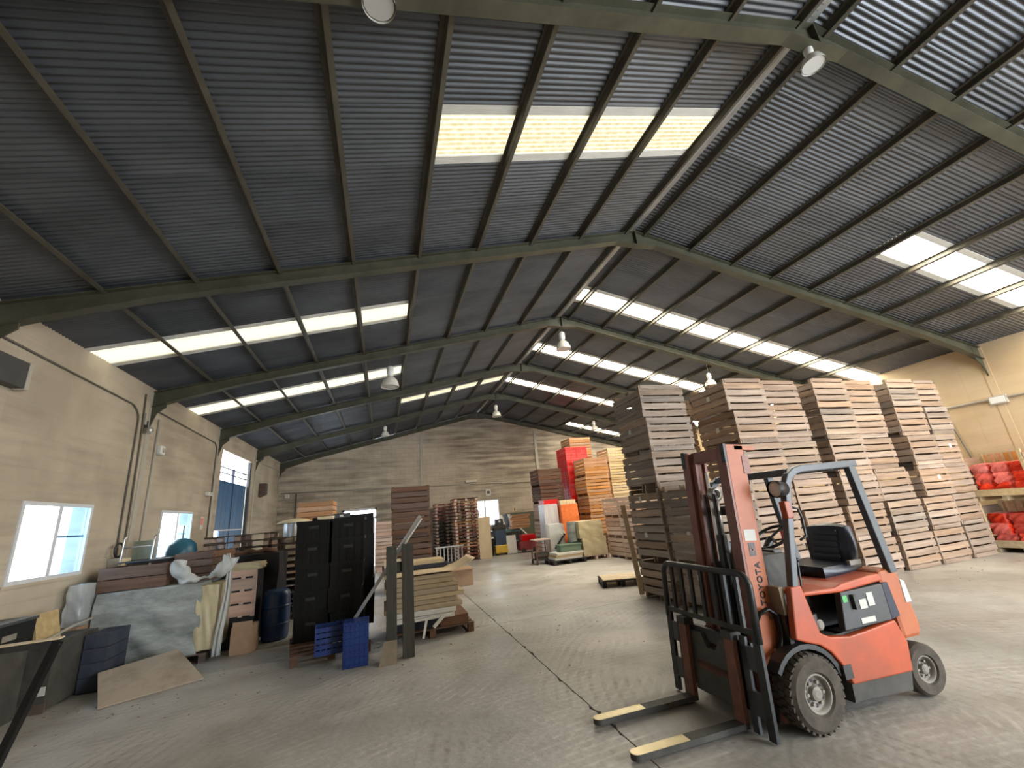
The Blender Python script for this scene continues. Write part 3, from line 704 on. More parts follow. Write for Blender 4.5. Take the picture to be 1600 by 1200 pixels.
    sb = B(xf(MB().blob(-.055, .055, -.22, .22, 0, .37, .01, 8, 10, .42), Matrix.Translation((4.20, 3.40, .98)) @ Matrix.Rotation(.16, 4, 'Y')), 'seat_back', 'seat_vinyl', smooth=True)
    for k in range(5):
        xf(MB().blob(-.078, -.02, -.13, .13, .05+.056*k, .10+.056*k, .01, k, 4, .25), Matrix.Translation((4.20, 3.40, .98)) @ Matrix.Rotation(.16, 4, 'Y')).build('seat_rib', 'seat_vinyl', sb, smooth=True)
    B(MB().box(3.82, 4.22, 3.16, 3.64, .90, .94), 'seat_base', 'black_metal')
    B(MB().box(4.02, 4.16, 3.10, 3.13, 1.02, 1.06), 'belt_buckle', 'hub_grey'); B(MB().box(4.05, 4.12, 3.74, 3.78, 1.1, 1.3), 'indicator_lamp', 'red_plastic')
    # overhead guard
    fp = [(3.155,.97),(3.335,1.68),(3.365,1.77),(3.41,1.835),(3.48,1.875),(3.56,1.89),(4.25,1.905)]
    for y in (2.93, 3.85): B(strip_xz(fp, .062, y, y+.06), 'guard_post', 'guard_blue', bevel=.008)
    for y in (2.93, 3.85): B(strip_xz([(4.175,1.89),(4.285,.95)], .085, y, y+.06), 'guard_rear_post', 'guard_blue', bevel=.008)
    B(MB().box(3.42, 3.50, 2.99, 3.85, 1.84, 1.90), 'guard_crossbar', 'guard_blue', bevel=.006); B(MB().box(4.16, 4.26, 2.99, 3.85, 1.86, 1.92), 'guard_crossbar', 'guard_blue', bevel=.006)
    for k in range(6): B(MB().box(3.55+.11*k, 3.575+.11*k, 2.99, 3.85, 1.865, 1.905), 'guard_slat', 'guard_blue')
    B(MB().prism([(3.30,1.0),(3.62,.93),(3.62,1.05),(3.40,1.30)][::-1], 'y', 3.865, 3.89), 'guard_gusset', 'guard_blue')
    for y, s_ in ((2.90, 1), (3.86, -1)):
        hl = B(MB().lathe([(.02, .10), (.06, .09), (.075, .0), (.07, -.02)], (3.215, y+.04, 1.735), 'x', 16), 'headlamp', 'black_plastic', smooth=True)
        MB().lathe([(.068, 0), (.05, -.012), (.001, -.016)], (3.215-ox+ox-.0, y+.04, 1.735), 'x', 16).build('lens', 'lens', hl, smooth=True)
        MB().bar((3.30, y+.05, 1.74), (3.37, y+.05, 1.76), .03, .03).build('bracket', 'black_metal', hl)
    B(MB().box(3.235, 3.305, 2.905, 2.965, 1.49, 1.63), 'turn_signal', 'orange_paint', bevel=.008)
    B(MB().tube([(3.33,2.955,1.58),(3.42,2.955,1.56),(3.44,2.955,1.48),(3.43,2.955,1.33),(3.36,2.955,1.31)], .011, 7), 'grab_handle', 'black_metal', smooth=True)
    B(MB().prism([(4.285,1.00),(4.265,1.26),(4.315,1.28),(4.345,1.02)][::-1], 'y', 2.945, 2.975), 'rear_lamp', 'rust', bevel=.006)
    # mast, leaning back a little
    MT = Matrix.Translation((2.875, 3.39, 0)) @ Matrix.Rotation(.066, 4, 'Y')
    def Mm(mb, name, m, **k): return B(xf(mb, MT), name, m, **k)
    for s in (-1, 1):
        def ys(a, b): return (min(s*a, s*b), max(s*a, s*b))
        r = Mm(MB().box(-.07, .11, *ys(.27, .295), .42, 2.16), 'mast_rail', 'orange_mast')
        for (x0, x1) in ((-.095, -.07), (.09, .115)): Mm(MB().box(x0, x1, *ys(.205, .293), .16, 2.155), 'rail_flange', 'mast_worn')
        Mm(MB().box(-.07, .09, *ys(.26, .27), .16, 2.12), 'rail_web', 'mast_worn')
        Mm(MB().box(-.06, -.035, *ys(.15, .255), .14, 2.14), 'inner_rail', 'mast_worn'); Mm(MB().box(.05, .075, *ys(.15, .255), .14, 2.14), 'inner_rail', 'mast_worn')
        Mm(MB().box(-.04, .055, *ys(.18, .20), .14, 2.13), 'inner_web', 'rust')
        Mm(MB().box(-.10, -.075, *ys(.25, .296), 2.0, 2.165), 'wear_pad', 'black_metal')
        Mm(MB().cyl((.02, s*.11, .2), (.02, s*.11, 1.95), .016, n=8), 'side_cylinder_rod', 'alu')
        Mm(MB().cyl((.02, s*.11, .15), (.02, s*.11, 1.15), .032, n=10), 'side_cylinder', 'black_metal')
        Mm(MB().box(-.02, .20, *ys(.20, .25), .22, .34), 'axle_bracket', 'black_metal')
        Mm(MB().bar((.10, s*.26, .80), (.42, s*.26, .66), .05, .05), 'tilt_cylinder', 'black_metal'); Mm(MB().box(.06, .16, *ys(.25, .30), .74, .86), 'tilt_bracket', 'rust')
    Mm(MB().box(-.06, .04, -.20, .20, 2.04, 2.15), 'mast_crossbar', 'mast_worn', bevel=.006)
    Mm(MB().box(.05, .11, -.27, .27, 1.55, 1.63), 'mast_crossbar', 'black_metal'); Mm(MB().box(.05, .11, -.27, .27, .35, .50), 'mast_crossbar', 'black_metal')
    Mm(MB().box(.02, .245, -.295, -.255, 2.115, 2.15), 'mast_lug', 'orange_mast'); Mm(MB().box(.08, .155, -.30, -.255, 1.90, 2.06), 'mast_lug', 'mast_worn')
    Mm(MB().cyl((0, .02, .12), (0, .02, 1.38), .045, n=14), 'lift_cylinder', 'black_metal', smooth=False); Mm(MB().cyl((0, .02, 1.38), (0, .02, 1.72), .03, n=12), 'lift_rod', 'alu', smooth=True)
    Mm(MB().lathe([(.04, -.03), (.065, -.028), (.055, 0), (.065, .028), (.04, .03)], (0, .02, 1.74), 'y', 18), 'chain_pulley', 'galv', smooth=True)
    for yy in (-.04, .08): Mm(MB().box(-.075, -.06, yy-.012, yy+.012, .5, 1.74), 'lift_chain', 'black_metal')
    for k in range(2): Mm(MB().tube([(-.02, -.1-.03*k, .25), (-.02, -.1-.03*k, 1.2), (.0, -.09-.03*k, 1.3), (.05, -.06, 1.22), (.05, -.05, .8)], .012, 7), 'hydraulic_hose', 'rubber', smooth=True)
    for k in range(2):
        q = .02*k
        Mm(MB().tube([(-.11, -.29-q, .70), (-.08, -.33-q, .80), (.0, -.34-q, .83), (.09, -.33-q, .78), (.10, -.33-q, .66), (.04, -.33-q, .50), (-.03, -.32-q, .38), (-.02, -.31, .30)], .013, 8), 'hydraulic_hose', 'black_plastic', smooth=True)
    Mm(MB().prism([(-.02,.06),(.0,.30),(.06,.33),(.14,.24),(.20,.22),(.22,.10),(.17,.08),(.15,.17),(.06,.20),(.03,.06)][::-1], 'y', -.335, -.30), 'hose_bracket', 'rust')
    Mm(MB().box(-.03, .04, -.30, .30, .05, .16), 'mast_foot', 'black_metal')
    # lettering and plates on the near rail
    Mtx = Matrix.Translation((-ox, -oy, 0)) @ MT @ Matrix(((0, -1, 0, .058), (0, 0, -1, -.2985), (1, 0, 0, .845), (0, 0, 0, 1)))
    put(text_mesh('TOYOTA', .074, Mtx, 'black_plastic', .002), 'lettering', t)
    Mm(MB().box(-.045, .075, -.2975, -.294, 1.34, 1.43), 'data_plate', 'paper'); 
    lg = Mm(MB().box(-.02, .045, -.2975, -.294, 1.22, 1.325), 'emblem', 'dark_grey')
    xf(MB().box(-.012, .035, -.2990, -.2970, 1.262, 1.280).box(.005, .018, -.2990, -.2970, 1.235, 1.31), MT).build('emblem_mark', 'mast_worn', lg)
    # load backrest and carriage, shifted a little to the far side
    BT = Matrix.Translation((2.875, 3.52, 0)) @ Matrix.Rotation(.066, 4, 'Y')
    def Bb(mb, name, m, **k): return B(xf(mb, BT), name, m, **k)
    x = -.205
    top = []
    for i in range(7): a_ = PI-i*PI/12; top.append((x, -.45+.10*math.cos(a_), 1.0+.10*math.sin(a_)))
    top2 = [(p[0], -p[1], p[2]) for p in top[::-1]]
    Bb(MB().tube([(x, -.55, .62)]+top+top2+[(x, .55, .62)], .028, 8), 'backrest_frame', 'black_metal', smooth=True)
    for k in range(7):
        yy = -.42+.14*k; Bb(MB().box(x-.012, x+.012, yy-.018, yy+.018, .70, 1.095), 'backrest_bar', 'black_metal')
    Bb(MB().box(x-.015, x+.015, -.56, .56, .665, .705), 'backrest_rail', 'dusty_black')
    for s in (-1, 1):
        y0, y1 = sorted((s*.57, s*.50)); Bb(MB().box(x-.014, x+.014, y0, y1, .0, .68), 'backrest_side', 'black_metal')
        for z in (.12, .42): y0, y1 = sorted((s*.50, s*.36)); Bb(MB().box(x-.012, x+.012, y0, y1, z, z+.16), 'side_plate', 'dark_grey')
        y0, y1 = sorted((s*.42, s*.36)); Bb(MB().box(x-.012, x+.012, y0, y1, .0, .64), 'side_plate', 'dark_grey')
    Bb(MB().box(x+.02, x+.06, -.44, .44, .50, .60), 'carriage_bar', 'black_metal'); Bb(MB().box(x+.02, x+.06, -.44, .44, .12, .24), 'carriage_bar', 'black_metal')
    Bb(MB().prism([(-.24,.10),(.24,.10),(.26,.56),(.10,.56),(.04,.46),(-.06,.46),(-.12,.56),(-.26,.56)], 'x', x-.01, x+.03), 'carriage_plate', 'dusty_black')
    Bb(MB().box(x-.01, x+.02, -.2, .2, .28, .34), 'carriage_rib', 'rust')
    for s in (-1, 1):
        yc = s*.285
        fk = Bb(MB().box(x-.06, x-.015, yc-.05, yc+.05, .035, .64), 'fork', 'rust', bevel=.004)
        def plan(x0, x1, hw): return [(x0, 3.52+yc-hw), (x0, 3.52+yc+hw)]+[(x1+hw*(1-math.sin(q*PI/10)), 3.52+yc+hw*math.cos(q*PI/10)) for q in range(11)]
        MB().prism(plan(2.655, 1.655, .05)[::-1], 'z', .022, .060).build('fork_blade', 'dusty_black', t, loc=O)
        MB().prism(plan(2.12, 1.657, .047)[::-1], 'z', .060, .062).build('worn_tip', 'yellow_worn', t, loc=O)
        Bb(MB().box(x-.07, x+.03, yc-.055, yc+.055, .60, .66), 'fork_hook', 'dusty_black')
forklift()

# ------------------------------------------------------------------ crates
def warped_board(l, h, th, seed):
    r = random.Random(seed); mb = MB(); n = 4; vs = []; fs = []
    for i in range(n+1):
        x = -l/2+l*i/n; dz = r.uniform(-.006, .006); e = r.uniform(-.004, .004) if i in (0, n) else 0
        for (y, z) in ((-th/2, -h/2), (th/2, -h/2), (th/2, h/2), (-th/2, h/2)): vs.append((x+e, y+dz*.3, z+dz*(1 if z > 0 else .6)))
    for i in range(n):
        a = 4*i
        for k in range(4): fs.append((a+k, a+4+k, a+4+(k+1) % 4, a+(k+1) % 4))
    fs += [(0,1,2,3), (4*n+3, 4*n+2, 4*n+1, 4*n)]
    return mb.add(vs, fs)
CM = {}
def crate_meshes(wd, m):
    key = (wd, m)
    if key not in CM:
        CM[key] = dict(front=[warped_board(wd, .110, .018, k).mesh('board', m) for k in range(4)],
                       side=[warped_board(1.0-.04, .110, .018, 10+k).mesh('board', m) for k in range(4)],
                       runner=[warped_board(wd-.10, .075, .028, 20+k).mesh('runner', m) for k in range(2)],
                       post=[MB().box(-.03, .03, -.03, .03, 0, .62).mesh('corner_post', m)],
                       base=[warped_board(1.0-.06, .16, .016, 30+k).mesh('base_board', m) for k in range(2)])
    return CM[key]
CH = .645
def crate(x, y, z, label, group, wd=1.0, m='wood_pale', inv=False, rz=0, papers=(), back=True):
    """slatted box crate, four boards a side on runners; inv: standing upside down"""
    t = thing('wooden_crate', label, 'crate', (x, y, z), rz, group); me = crate_meshes(wd, m); r = R
    f = (lambda q: CH-q) if inv else (lambda q: q)
    for k in range(4):
        zz = f(.085+.14*(k+.5))
        j = lambda: r.uniform(-.006, .006)
        put(r.choice(me['front']), 'board', t, (j(), -.5+.009+j()*.5, zz+j()*.5), (0, r.uniform(-.006, .006), 0))
        if back: put(r.choice(me['front']), 'board', t, (j(), .5-.009, zz), (0, r.uniform(-.004, .004), PI))
        put(r.choice(me['side']), 'board', t, (-wd/2+.009+j()*.5, j(), zz+j()*.5), (0, r.uniform(-.006, .006), PI/2))
        put(r.choice(me['side']), 'board', t, (wd/2-.009, j(), zz), (0, r.uniform(-.004, .004), -PI/2))
    for yy in (-.475, -.05, .05, .475): put(r.choice(me['runner']), 'runner', t, (0, yy, f(.042)))
    for sx in (-1, 1):
        for sy in (-1, 1): put(me['post'][0], 'corner_post', t, (sx*(wd/2-.05), sy*.45, .012))
    for k in range(5): put(me['base'][k % 2], 'base_board', t, ((k-2)*(wd-.2)/4.6, 0, f(.095)), (PI/2, 0, PI/2))
    for (face, a, zz) in papers:
        mb = MB(); (mb.box(a-.04, a+.04, -.503, -.499, zz, zz+.09) if face == 'f' else mb.box(-wd/2-.003, -wd/2+.001, a-.04, a+.04, zz, zz+.09))
        mb.build('paper_label', 'paper', t, rot=(0,0,0))
    return t
PAT = [False, False, True, False, False, True]
FC = [(6.78, .97), (7.87, .95), (9.00, .97), (10.12, .95), (11.24, .92), (12.16, .78)]
CN = ['leftmost column of the front row', 'second column from the left, front row', 'third column from the left, front row', 'fourth column from the left, front row', 'second column from the right, front row', 'rightmost column of the front row']
for c, (cx, wd) in enumerate(FC):
    jig = [R.uniform(-.03, .03) for _ in range(6)]
    for k in range(6):
        sh = [0, 0, .06, .06, .06, .0][k] if c in (0, 2) else ([-.16, -.12, .0, .02, .02, -.02][k] if c == 4 else ([-.10, -.06, .02, .0, .06, .02][k] if c == 5 else R.uniform(-.02, .02)))
        if c in (1, 3) and k > 2: sh -= .06
        crate(cx+sh, 6.78+jig[k]+([.02, .03, .07, .10, .12, .12][k] if c in (1, 3) else (.06 if c == 5 else 0)), k*CH, f'{ORD[k]} crate from the floor in the {CN[c]}', 'crates of the tall front row',
              wd, 'wood_grey' if (c, k) in ((1, 3), (2, 4), (3, 1), (4, 5), (5, 4)) else 'wood_pale', PAT[k], R.uniform(-.012, .012),
              papers=[('l', R.uniform(-.1, .1), .30)] if c == 0 and k > 2 else ([('f', .1, .33)] if (c, k) in ((4, 2), (5, 3)) else ()))
for k in range(6):
    crate(5.19+R.uniform(-.02, .02), 7.22+R.uniform(-.02, .02), k*CH, f'{ORD[k]} crate in the tall grey stack left of the forklift mast', 'crates of the tall stack by the mast',
          1.0, 'wood_grey', PAT[k], R.uniform(-.015, .015), papers=[('l', .1, .42)] if k in (1, 2, 4) else ())
for k in range(3):
    crate(5.22+R.uniform(-.02, .02), 6.13+R.uniform(-.02, .02), k*CH, f'{ORD[k]} crate in the low stack right behind the forklift mast', 'crates of the low stack by the mast',
          1.0, 'wood_grey', PAT[k], R.uniform(-.015, .015), papers=[('l', .0, .45)] if k < 2 else ())
for k in range(6):
    crate(6.35, 8.45, k*CH, f'{ORD[k]} crate in the shadowed stack behind the gap in the crate wall', 'crates of the shadowed stack', 1.0, 'wood_grey', PAT[k])

SCM = {}
def slat_box(wd, dp, h, n, m):
    key = (wd, dp, h, n, m)
    if key not in SCM:
        mb = MB(); b0 = .08; bh = (h-b0)/n
        for k in range(n):
            z0, z1 = b0+k*bh+.004, b0+(k+1)*bh-.020
            mb.box(-wd/2, wd/2, -dp/2, -dp/2+.018, z0, z1); mb.box(-wd/2, wd/2, dp/2-.018, dp/2, z0, z1)
            mb.box(-wd/2, -wd/2+.018, -dp/2+.02, dp/2-.02, z0, z1); mb.box(wd/2-.018, wd/2, -dp/2+.02, dp/2-.02, z0, z1)
        for sx in (-1, 1):
            for sy in (-1, 1): mb.obox((sx*(wd/2-.05), sy*(dp/2-.05), h/2), (.06, .06, h-.01))
        for yy in (-dp/2+.05, 0, dp/2-.05): mb.box(-wd/2+.03, wd/2-.03, yy-.025, yy+.025, 0, .075)
        mb.box(-wd/2+.02, wd/2-.02, -dp/2+.02, dp/2-.02, .075, .09)
        SCM[key] = mb.mesh('wooden_crate', m)
    return SCM[key]
def far_stack(x, y, n, wd, dp, h, boards, m, where, group, mats=None, jit=.02, z0=0):
    for k in range(n):
        o = put(slat_box(wd, dp, h, boards, mats[k] if mats else m), 'wooden_crate', None, (x+R.uniform(-jit, jit), y+R.uniform(-jit, jit), z0+k*h), (0, 0, R.uniform(-.02, .02)))
        tag(o, f'{ORD[k] if k < n-1 else "topmost"} crate {where}', 'crate', group)
far_stack(.70, 12.5, 4, 1.0, 1.0, .66, 4, 'wood_brown', 'in the dark brown stack behind the lumber pile', 'brown crates behind the lumber pile')
far_stack(6.18, 16.1, 5, .95, 1.0, .645, 4, 'wood_pink', 'in the stack with brown crates on top, left of the red crates', 'crates left of the red crates', ['wood_pink', 'wood_pink', 'wood_pink', 'wood_brown', 'wood_brown'])
far_stack(7.72, 15.15, 5, .98, 1.0, .69, 5, 'wood_orange', 'in the tall orange-brown stack beside the red crates', 'orange brown crates by the red crates', ['wood_brown', 'wood_orange', 'wood_orange', 'wood_orange', 'wood_orange'])
far_stack(7.75, 13.25, 3, .95, 1.0, .63, 4, 'wood_pink', 'in the pale pinkish stack farther from the camera', 'pale pinkish crates')
far_stack(7.72, 12.2, 3, .95, 1.0, .63, 4, 'wood_pink', 'in the pale pinkish stack nearer the camera', 'pale pinkish crates')
far_stack(9.55, 16.5, 6, 1.0, 1.0, .66, 5, 'wood_yellow', 'in the tall yellowish stack behind the orange crates', 'yellowish crates')
far_stack(8.30, 17.4, 7, 1.0, 1.0, .66, 5, 'wood_orange', 'in the tallest stack rising behind the red crates', 'crates behind the red crates')
far_stack(-1.80, 13.5, 4, .90, .9, .62, 4, 'wood_orange', 'in the orange stack rising behind the black containers', 'orange crates behind the black containers')
far_stack(.15, 18.2, 3, .95, 1.0, .60, 4, 'wood_pink', 'in the pale pink stack by the back door', 'pink crates by the back door')

def red_crate(x, y, z, m, label, group):
    t = thing('plastic_crate', label, 'crate', (x, y, z), R.uniform(-.02, .02), group)
    k = ('red', m)
    if k not in CM:
        a, b, h = .48, .5, .235; body = MB(); rim = MB()
        body.box(-a+.02, a-.02, -b+.02, -b+.035, 0, h); body.box(-a+.02, a-.02, b-.035, b-.02, 0, h); body.box(-a+.02, -a+.035, -b+.02, b-.02, 0, h); body.box(a-.035, a-.02, -b+.02, b-.02, 0, h); body.box(-a+.02, a-.02, -b+.02, b-.02, 0, .02)
        for z_ in (.05, .13): 
            rim.box(-a, a, -b, -b+.02, z_, z_+.02); rim.box(-a, -a+.02, -b, b, z_, z_+.02); rim.box(a-.02, a, -b, b, z_, z_+.02)
        for i in range(5):
            q = -a+.03+i*(2*a-.06)/4; rim.box(q-.012, q+.012, -b+.002, -b+.02, 0, h); q = -b+.03+i*(2*b-.06)/4; rim.box(-a+.002, -a+.02, q-.012, q+.012, 0, h)
        for (z0_, z1_) in ((h-.03, h),): rim.box(-a, a, -b, -b+.035, z0_, z1_); rim.box(-a, a, b-.035, b, z0_, z1_); rim.box(-a, -a+.035, -b+.035, b-.035, z0_, z1_); rim.box(a-.035, a, -b+.035, b-.035, z0_, z1_)
        CM[k] = (body.mesh('body', m), rim.mesh('rib_frame', m))
    put(CM[k][0], 'body', t); put(CM[k][1], 'rib_frame', t)
for k in range(16):
    z = k*.235+(.137 if k > 6 else 0)+.137
    red_crate(7.5, 16.25, z, 'red_dark' if k < 7 else 'red_plastic', f'{ORD[k]} plastic crate of the tall red stack', 'red plastic crates')

PAL = {}
def pallet_mesh(wd, dp, m):
    if (wd, dp, m) not in PAL:
        top = [MB().box(-wd/2, wd/2, -.045, .045, 0, .02).mesh('deck_board', m)]
        blk = [MB().box(-.045, .045, -.05, .05, 0, .08).mesh('block', m)]
        st = [MB().box(-.045, .045, -dp/2, dp/2, 0, .018).mesh('stringer', m)]
        one = MB()
        for i in range(6): yy = -dp/2+.045+i*(dp-.09)/5; one.box(-wd/2, wd/2, yy-.045, yy+.045, .115, .135)
        for sx in (-1, 0, 1):
            xx = sx*(wd/2-.05); one.box(xx-.045, xx+.045, -dp/2, dp/2, 0, .018); one.box(xx-.045, xx+.045, -dp/2, dp/2, .098, .115)
            for sy in (-1, 0, 1): one.box(xx-.045, xx+.045, sy*(dp/2-.055)-.05, sy*(dp/2-.055)+.05, .018, .098, mi=1)
        PAL[(wd, dp, m)] = (top, blk, st, one.mesh('pallet', m, 'wood_pink'))
    return PAL[(wd, dp, m)]
def pallet(x, y, z, m, label, rz=0, wd=1.2, dp=1.0, group=None, detail=True):
    top, blk, st, one = pallet_mesh(wd, dp, m)
    if not detail:
        o = put(one, 'pallet', None, (x, y, z), (0,0,rz)); return tag(o, label, 'pallet', group)
    t = thing('pallet', label, 'pallet', (x, y, z), rz, group)
    for i in range(6): put(top[0], 'deck_board', t, (0, -dp/2+.045+i*(dp-.09)/5, .115))
    for sx in (-1, 0, 1):
        xx = sx*(wd/2-.05); put(st[0], 'stringer', t, (xx, 0, 0)); put(st[0], 'stringer', t, (xx, 0, .097))
        for sy in (-1, 0, 1): put(blk[0], 'block', t, (xx, sy*(dp/2-.055), .0175))
    return t
def pallet_stack(x, y, n, mats, where, group, rz=0, z0=0, jit=.02):
    for k in range(n):
        pallet(x+R.uniform(-jit, jit), y+R.uniform(-jit, jit), z0+k*.136, mats[k], f'{ORD[k] if k < len(ORD) and k < n-1 else ("topmost" if k == n-1 else "number %d" % (k+1))} pallet {where}', rz+R.uniform(-.02, .02), detail=False, group=group)
mat('pallet_black', (.012, .012, .013), (.03, .028, .026), .6, scale=4, rand=.3)
mat('pallet_red', (.20, .05, .04), (.30, .10, .08), .7, scale=4, rand=.3)
mat('pallet_grey', (.075, .055, .045), (.14, .10, .08), .75, scale=4, rand=.3)
pallet_stack(2.62, 19.7, 17, ['pallet_black']*12+['pallet_red']*5, 'in the black and red stack at the back wall', 'black and red pallets', PI/2)
pallet_stack(3.28, 18.6, 18, ['wood_brown', 'pallet_red', 'wood_brown', 'pallet_red', 'wood_orange', 'wood_brown']*3, 'in the reddish brown stack beside the plywood sheet', 'reddish brown pallets', PI/2)
pallet(7.5, 16.25, 0, 'pallet_black', 'black pallet under the tall red crate stack', 0, .96, 1.0, detail=False)
pallet(7.5, 16.25, .137+7*.235, 'pallet_black', 'black pallet halfway up the tall red crate stack', 0, .96, 1.0, detail=False)
pallet_stack(-1.72, 11.2, 12, ['pallet_grey']*12, 'in the dark stack under the round lid', 'dark pallets under the lid', 0)
pallet_stack(-2.98, 11.2, 13, ['pallet_grey']*13, 'in the dark stack before the blue door', 'dark pallets by the blue door', 0)
pallet(5.05, 9.22, 0, 'black_plastic', 'low black pallet lying on the floor beside the tall grey stack', -.35, .9, .8)
MB()
o = single(MB().box(-.42, .42, -.37, .37, 0, .018), 'plywood_sheet', 'ply', 'plywood sheet on the low black pallet', 'plywood', (5.05, 9.22, .136), -.35)
single(MB().bar((0, 0, 0), (-.06, .12, 1.65), .10, .03, (0,1,0)), 'timber_plank', 'wood_yellow', 'yellowish plank leaning on the tall grey crate stack', 'plank', (4.73, 7.86, .015))
mat('navy_dust', (.018, .026, .045), (.05, .058, .075), .7, scale=5)
mat('green_pane', (.20, .24, .19), (.30, .34, .28), .4, scale=5)
# ------------------------------------------------------------------ things along the left wall
def hexa(p, m, name, parent=None, th=.02):
    """slab from four corner points and a thickness"""
    a, b, c, d = (Vector(q) for q in p); n = (b-a).cross(d-a).normalized()*th
    return MB().add([a, b, c, d, a-n, b-n, c-n, d-n], [(0,1,2,3),(7,6,5,4),(0,4,5,1),(1,5,6,2),(2,6,7,3),(3,7,4,0)])
o = hexa([(-3.11,6.77,.025),(-2.25,7.28,.025),(-2.78,7.86,.30),(-3.48,7.45,.24)], None, None, th=.022)
single(o, 'chipboard_panel', 'dusty_ply', 'dusty chipboard panel lying tilted on the floor before the wrapped load', 'board')
# wrapped load on its pallet
pallet(-3.28, 8.72, 0, 'pallet_grey', 'dark pallet under the grey plastic-wrapped load', 0, 1.5, 1.1)
t = thing('wrapped_load', 'wide load wrapped in grey plastic film on a pallet near the window', 'wrapped load', (-3.28, 8.65, .137))
MB().blob(-.72, .62, -.50, .48, 0, .98, .035, 4, 22, .05, -.0).build('film_wrap', 'wrap_grey', t, smooth=True)
MB().blob(.56, .84, -.50, .4, .03, .93, .03, 9, 12, .10).build('film_end', 'wrap_beige', t, smooth=True)
t = thing('plastic_film', 'torn clear plastic collar hanging round the slatted crate', 'plastic film', (-3.28, 8.65, 0))
def collar(u, v):
    a = PI*(.04+.92*u); rr = .25+(.13+.05*math.sin(7*u+1))*v
    x = .62-math.cos(a)*rr*1.05+.012*math.sin(31*u+9*v); z = 1.50-math.sin(a)*rr*1.1+.03*math.sin(9*u+3*v)+.012*math.sin(40*u)
    return (x, -.56-.05*math.sin(PI*v)+.03*math.sin(14*u)+.015*math.sin(37*u+8*v), z)
o = MB().grid(collar, 60, 8).build('torn_collar', 'film_clear', t, smooth=True); so = o.modifiers.new('thick', 'SOLIDIFY'); so.thickness = .006
def hang(u, v):
    return (.93+.03*math.sin(5*v)+(.06+.05*v)*(u-.5), -.54+.03*math.sin(12*u+4*v), 1.50-1.42*v)
o = MB().grid(hang, 8, 16).build('film_strip', 'film_clear', t, smooth=True); so = o.modifiers.new('thick', 'SOLIDIFY'); so.thickness = .008
for x, y, z, rz, wd, dp, h, n, m, lab in ((-3.62, 8.62, 1.117, .02, .85, .8, .34, 2, 'wood_brown', 'dark brown crate on the grey wrapped load, nearest the window'),
                              (-2.86, 8.75, 1.117, -.25, .60, .6, .44, 4, 'wood_brown', 'slatted brown crate inside the torn plastic collar'),
                              (-3.32, 9.65, .0, 0, .9, .8, 1.50, 7, 'wood_brown', 'tall dark crate behind the wrapped load')):
    t = thing('wooden_crate', lab, 'crate', (x, y, z), rz)
    bh = h/n
    for k in range(n):
        for sy in (-1, 1): MB().box(-wd/2, wd/2, -.009, .009, .006, bh-.008).build('board', m, t, loc=(0, sy*(dp/2-.009), k*bh))
        for sx in (-1, 1): MB().box(-.009, .009, -dp/2+.02, dp/2-.02, .006, bh-.008).build('board', m, t, loc=(sx*(wd/2-.009), 0, k*bh))
    for sx in (-1, 1):
        for sy in (-1, 1): MB().box(-.025, .025, -.025, .025, 0, h).build('corner_post', m, t, loc=(sx*(wd/2-.045), sy*(dp/2-.045), 0))
    MB().box(-wd/2+.02, wd/2-.02, -dp/2+.02, dp/2-.02, .01, .03).build('base_panel', m, t)
single(MB().box(-.34, .34, -.02, .02, 0, .03).box(-.36, .3, -.2, .16, .031, .05), 'board_offcut', 'dark_grey', 'dark board lying on top of the brown crate by the rail frame', 'board', (-3.62, 8.75, 1.46), .04)
# bright tube frame (sack truck) leaning by the cabinet
t = thing('sack_truck', 'shiny chrome tube frame standing beside the electrical cabinet', 'sack truck', (-3.98, 9.0, 0))
MB().tube([(-.20, -.1, 0), (-.17, .0, 1.86), (-.15, .02, 1.9)], .018, 8).build('upright', 'alu', t, smooth=True)
MB().tube([(.22, -.1, 0), (.25, .0, 1.84), (.26, .02, 1.88)], .018, 8).build('upright', 'alu', t, smooth=True)
for z in (.5, 1.0, 1.72): MB().tube([(-.19, -.08+.05*z, z), (.24, -.08+.05*z, z)], .013, 7).build('crossbar', 'galv', t, smooth=True)
single(MB().box(-.15, .17, -.01, .01, 0, .30), 'glass_panel', 'green_pane', 'greenish panel leaning behind the chrome tube frame', 'panel', (-4.02, 9.35, 1.51), 0)
single(MB().box(-.22, .21, -.25, .25, 0, 1.505), 'steel_cabinet', 'dark_grey', 'dark cabinet under the greenish panel', 'cabinet', (-4.03, 9.55, 0), bevel=.02)
t = thing('pressure_tank', 'blue pressure tank with domed top in front of the second window', 'tank', (-3.95, 10.7, 0))
MB().lathe([(.001, .3), (.2, .3), (.27, .42), (.27, 1.55), (.24, 1.68), (.14, 1.77), (.05, 1.80), (.001, 1.80)], (0,0,0), 'z', 26).build('shell', 'tank_blue', t, smooth=True)
MB().cyl((0,0,1.78), (0,0,2.05), .012, n=8).build('top_pipe', 'dark_grey', t); MB().cyl((.05,-.26,1.45), (.09,-.36,1.45), .05, n=14).build('gauge', 'dusty_black', t)
for a in (.5, 2.6, 4.7): MB().bar((.2*math.cos(a), .2*math.sin(a), 0), (.2*math.cos(a), .2*math.sin(a), .36), .04, .04, (1,0,0)).build('leg', 'dark_grey', t)
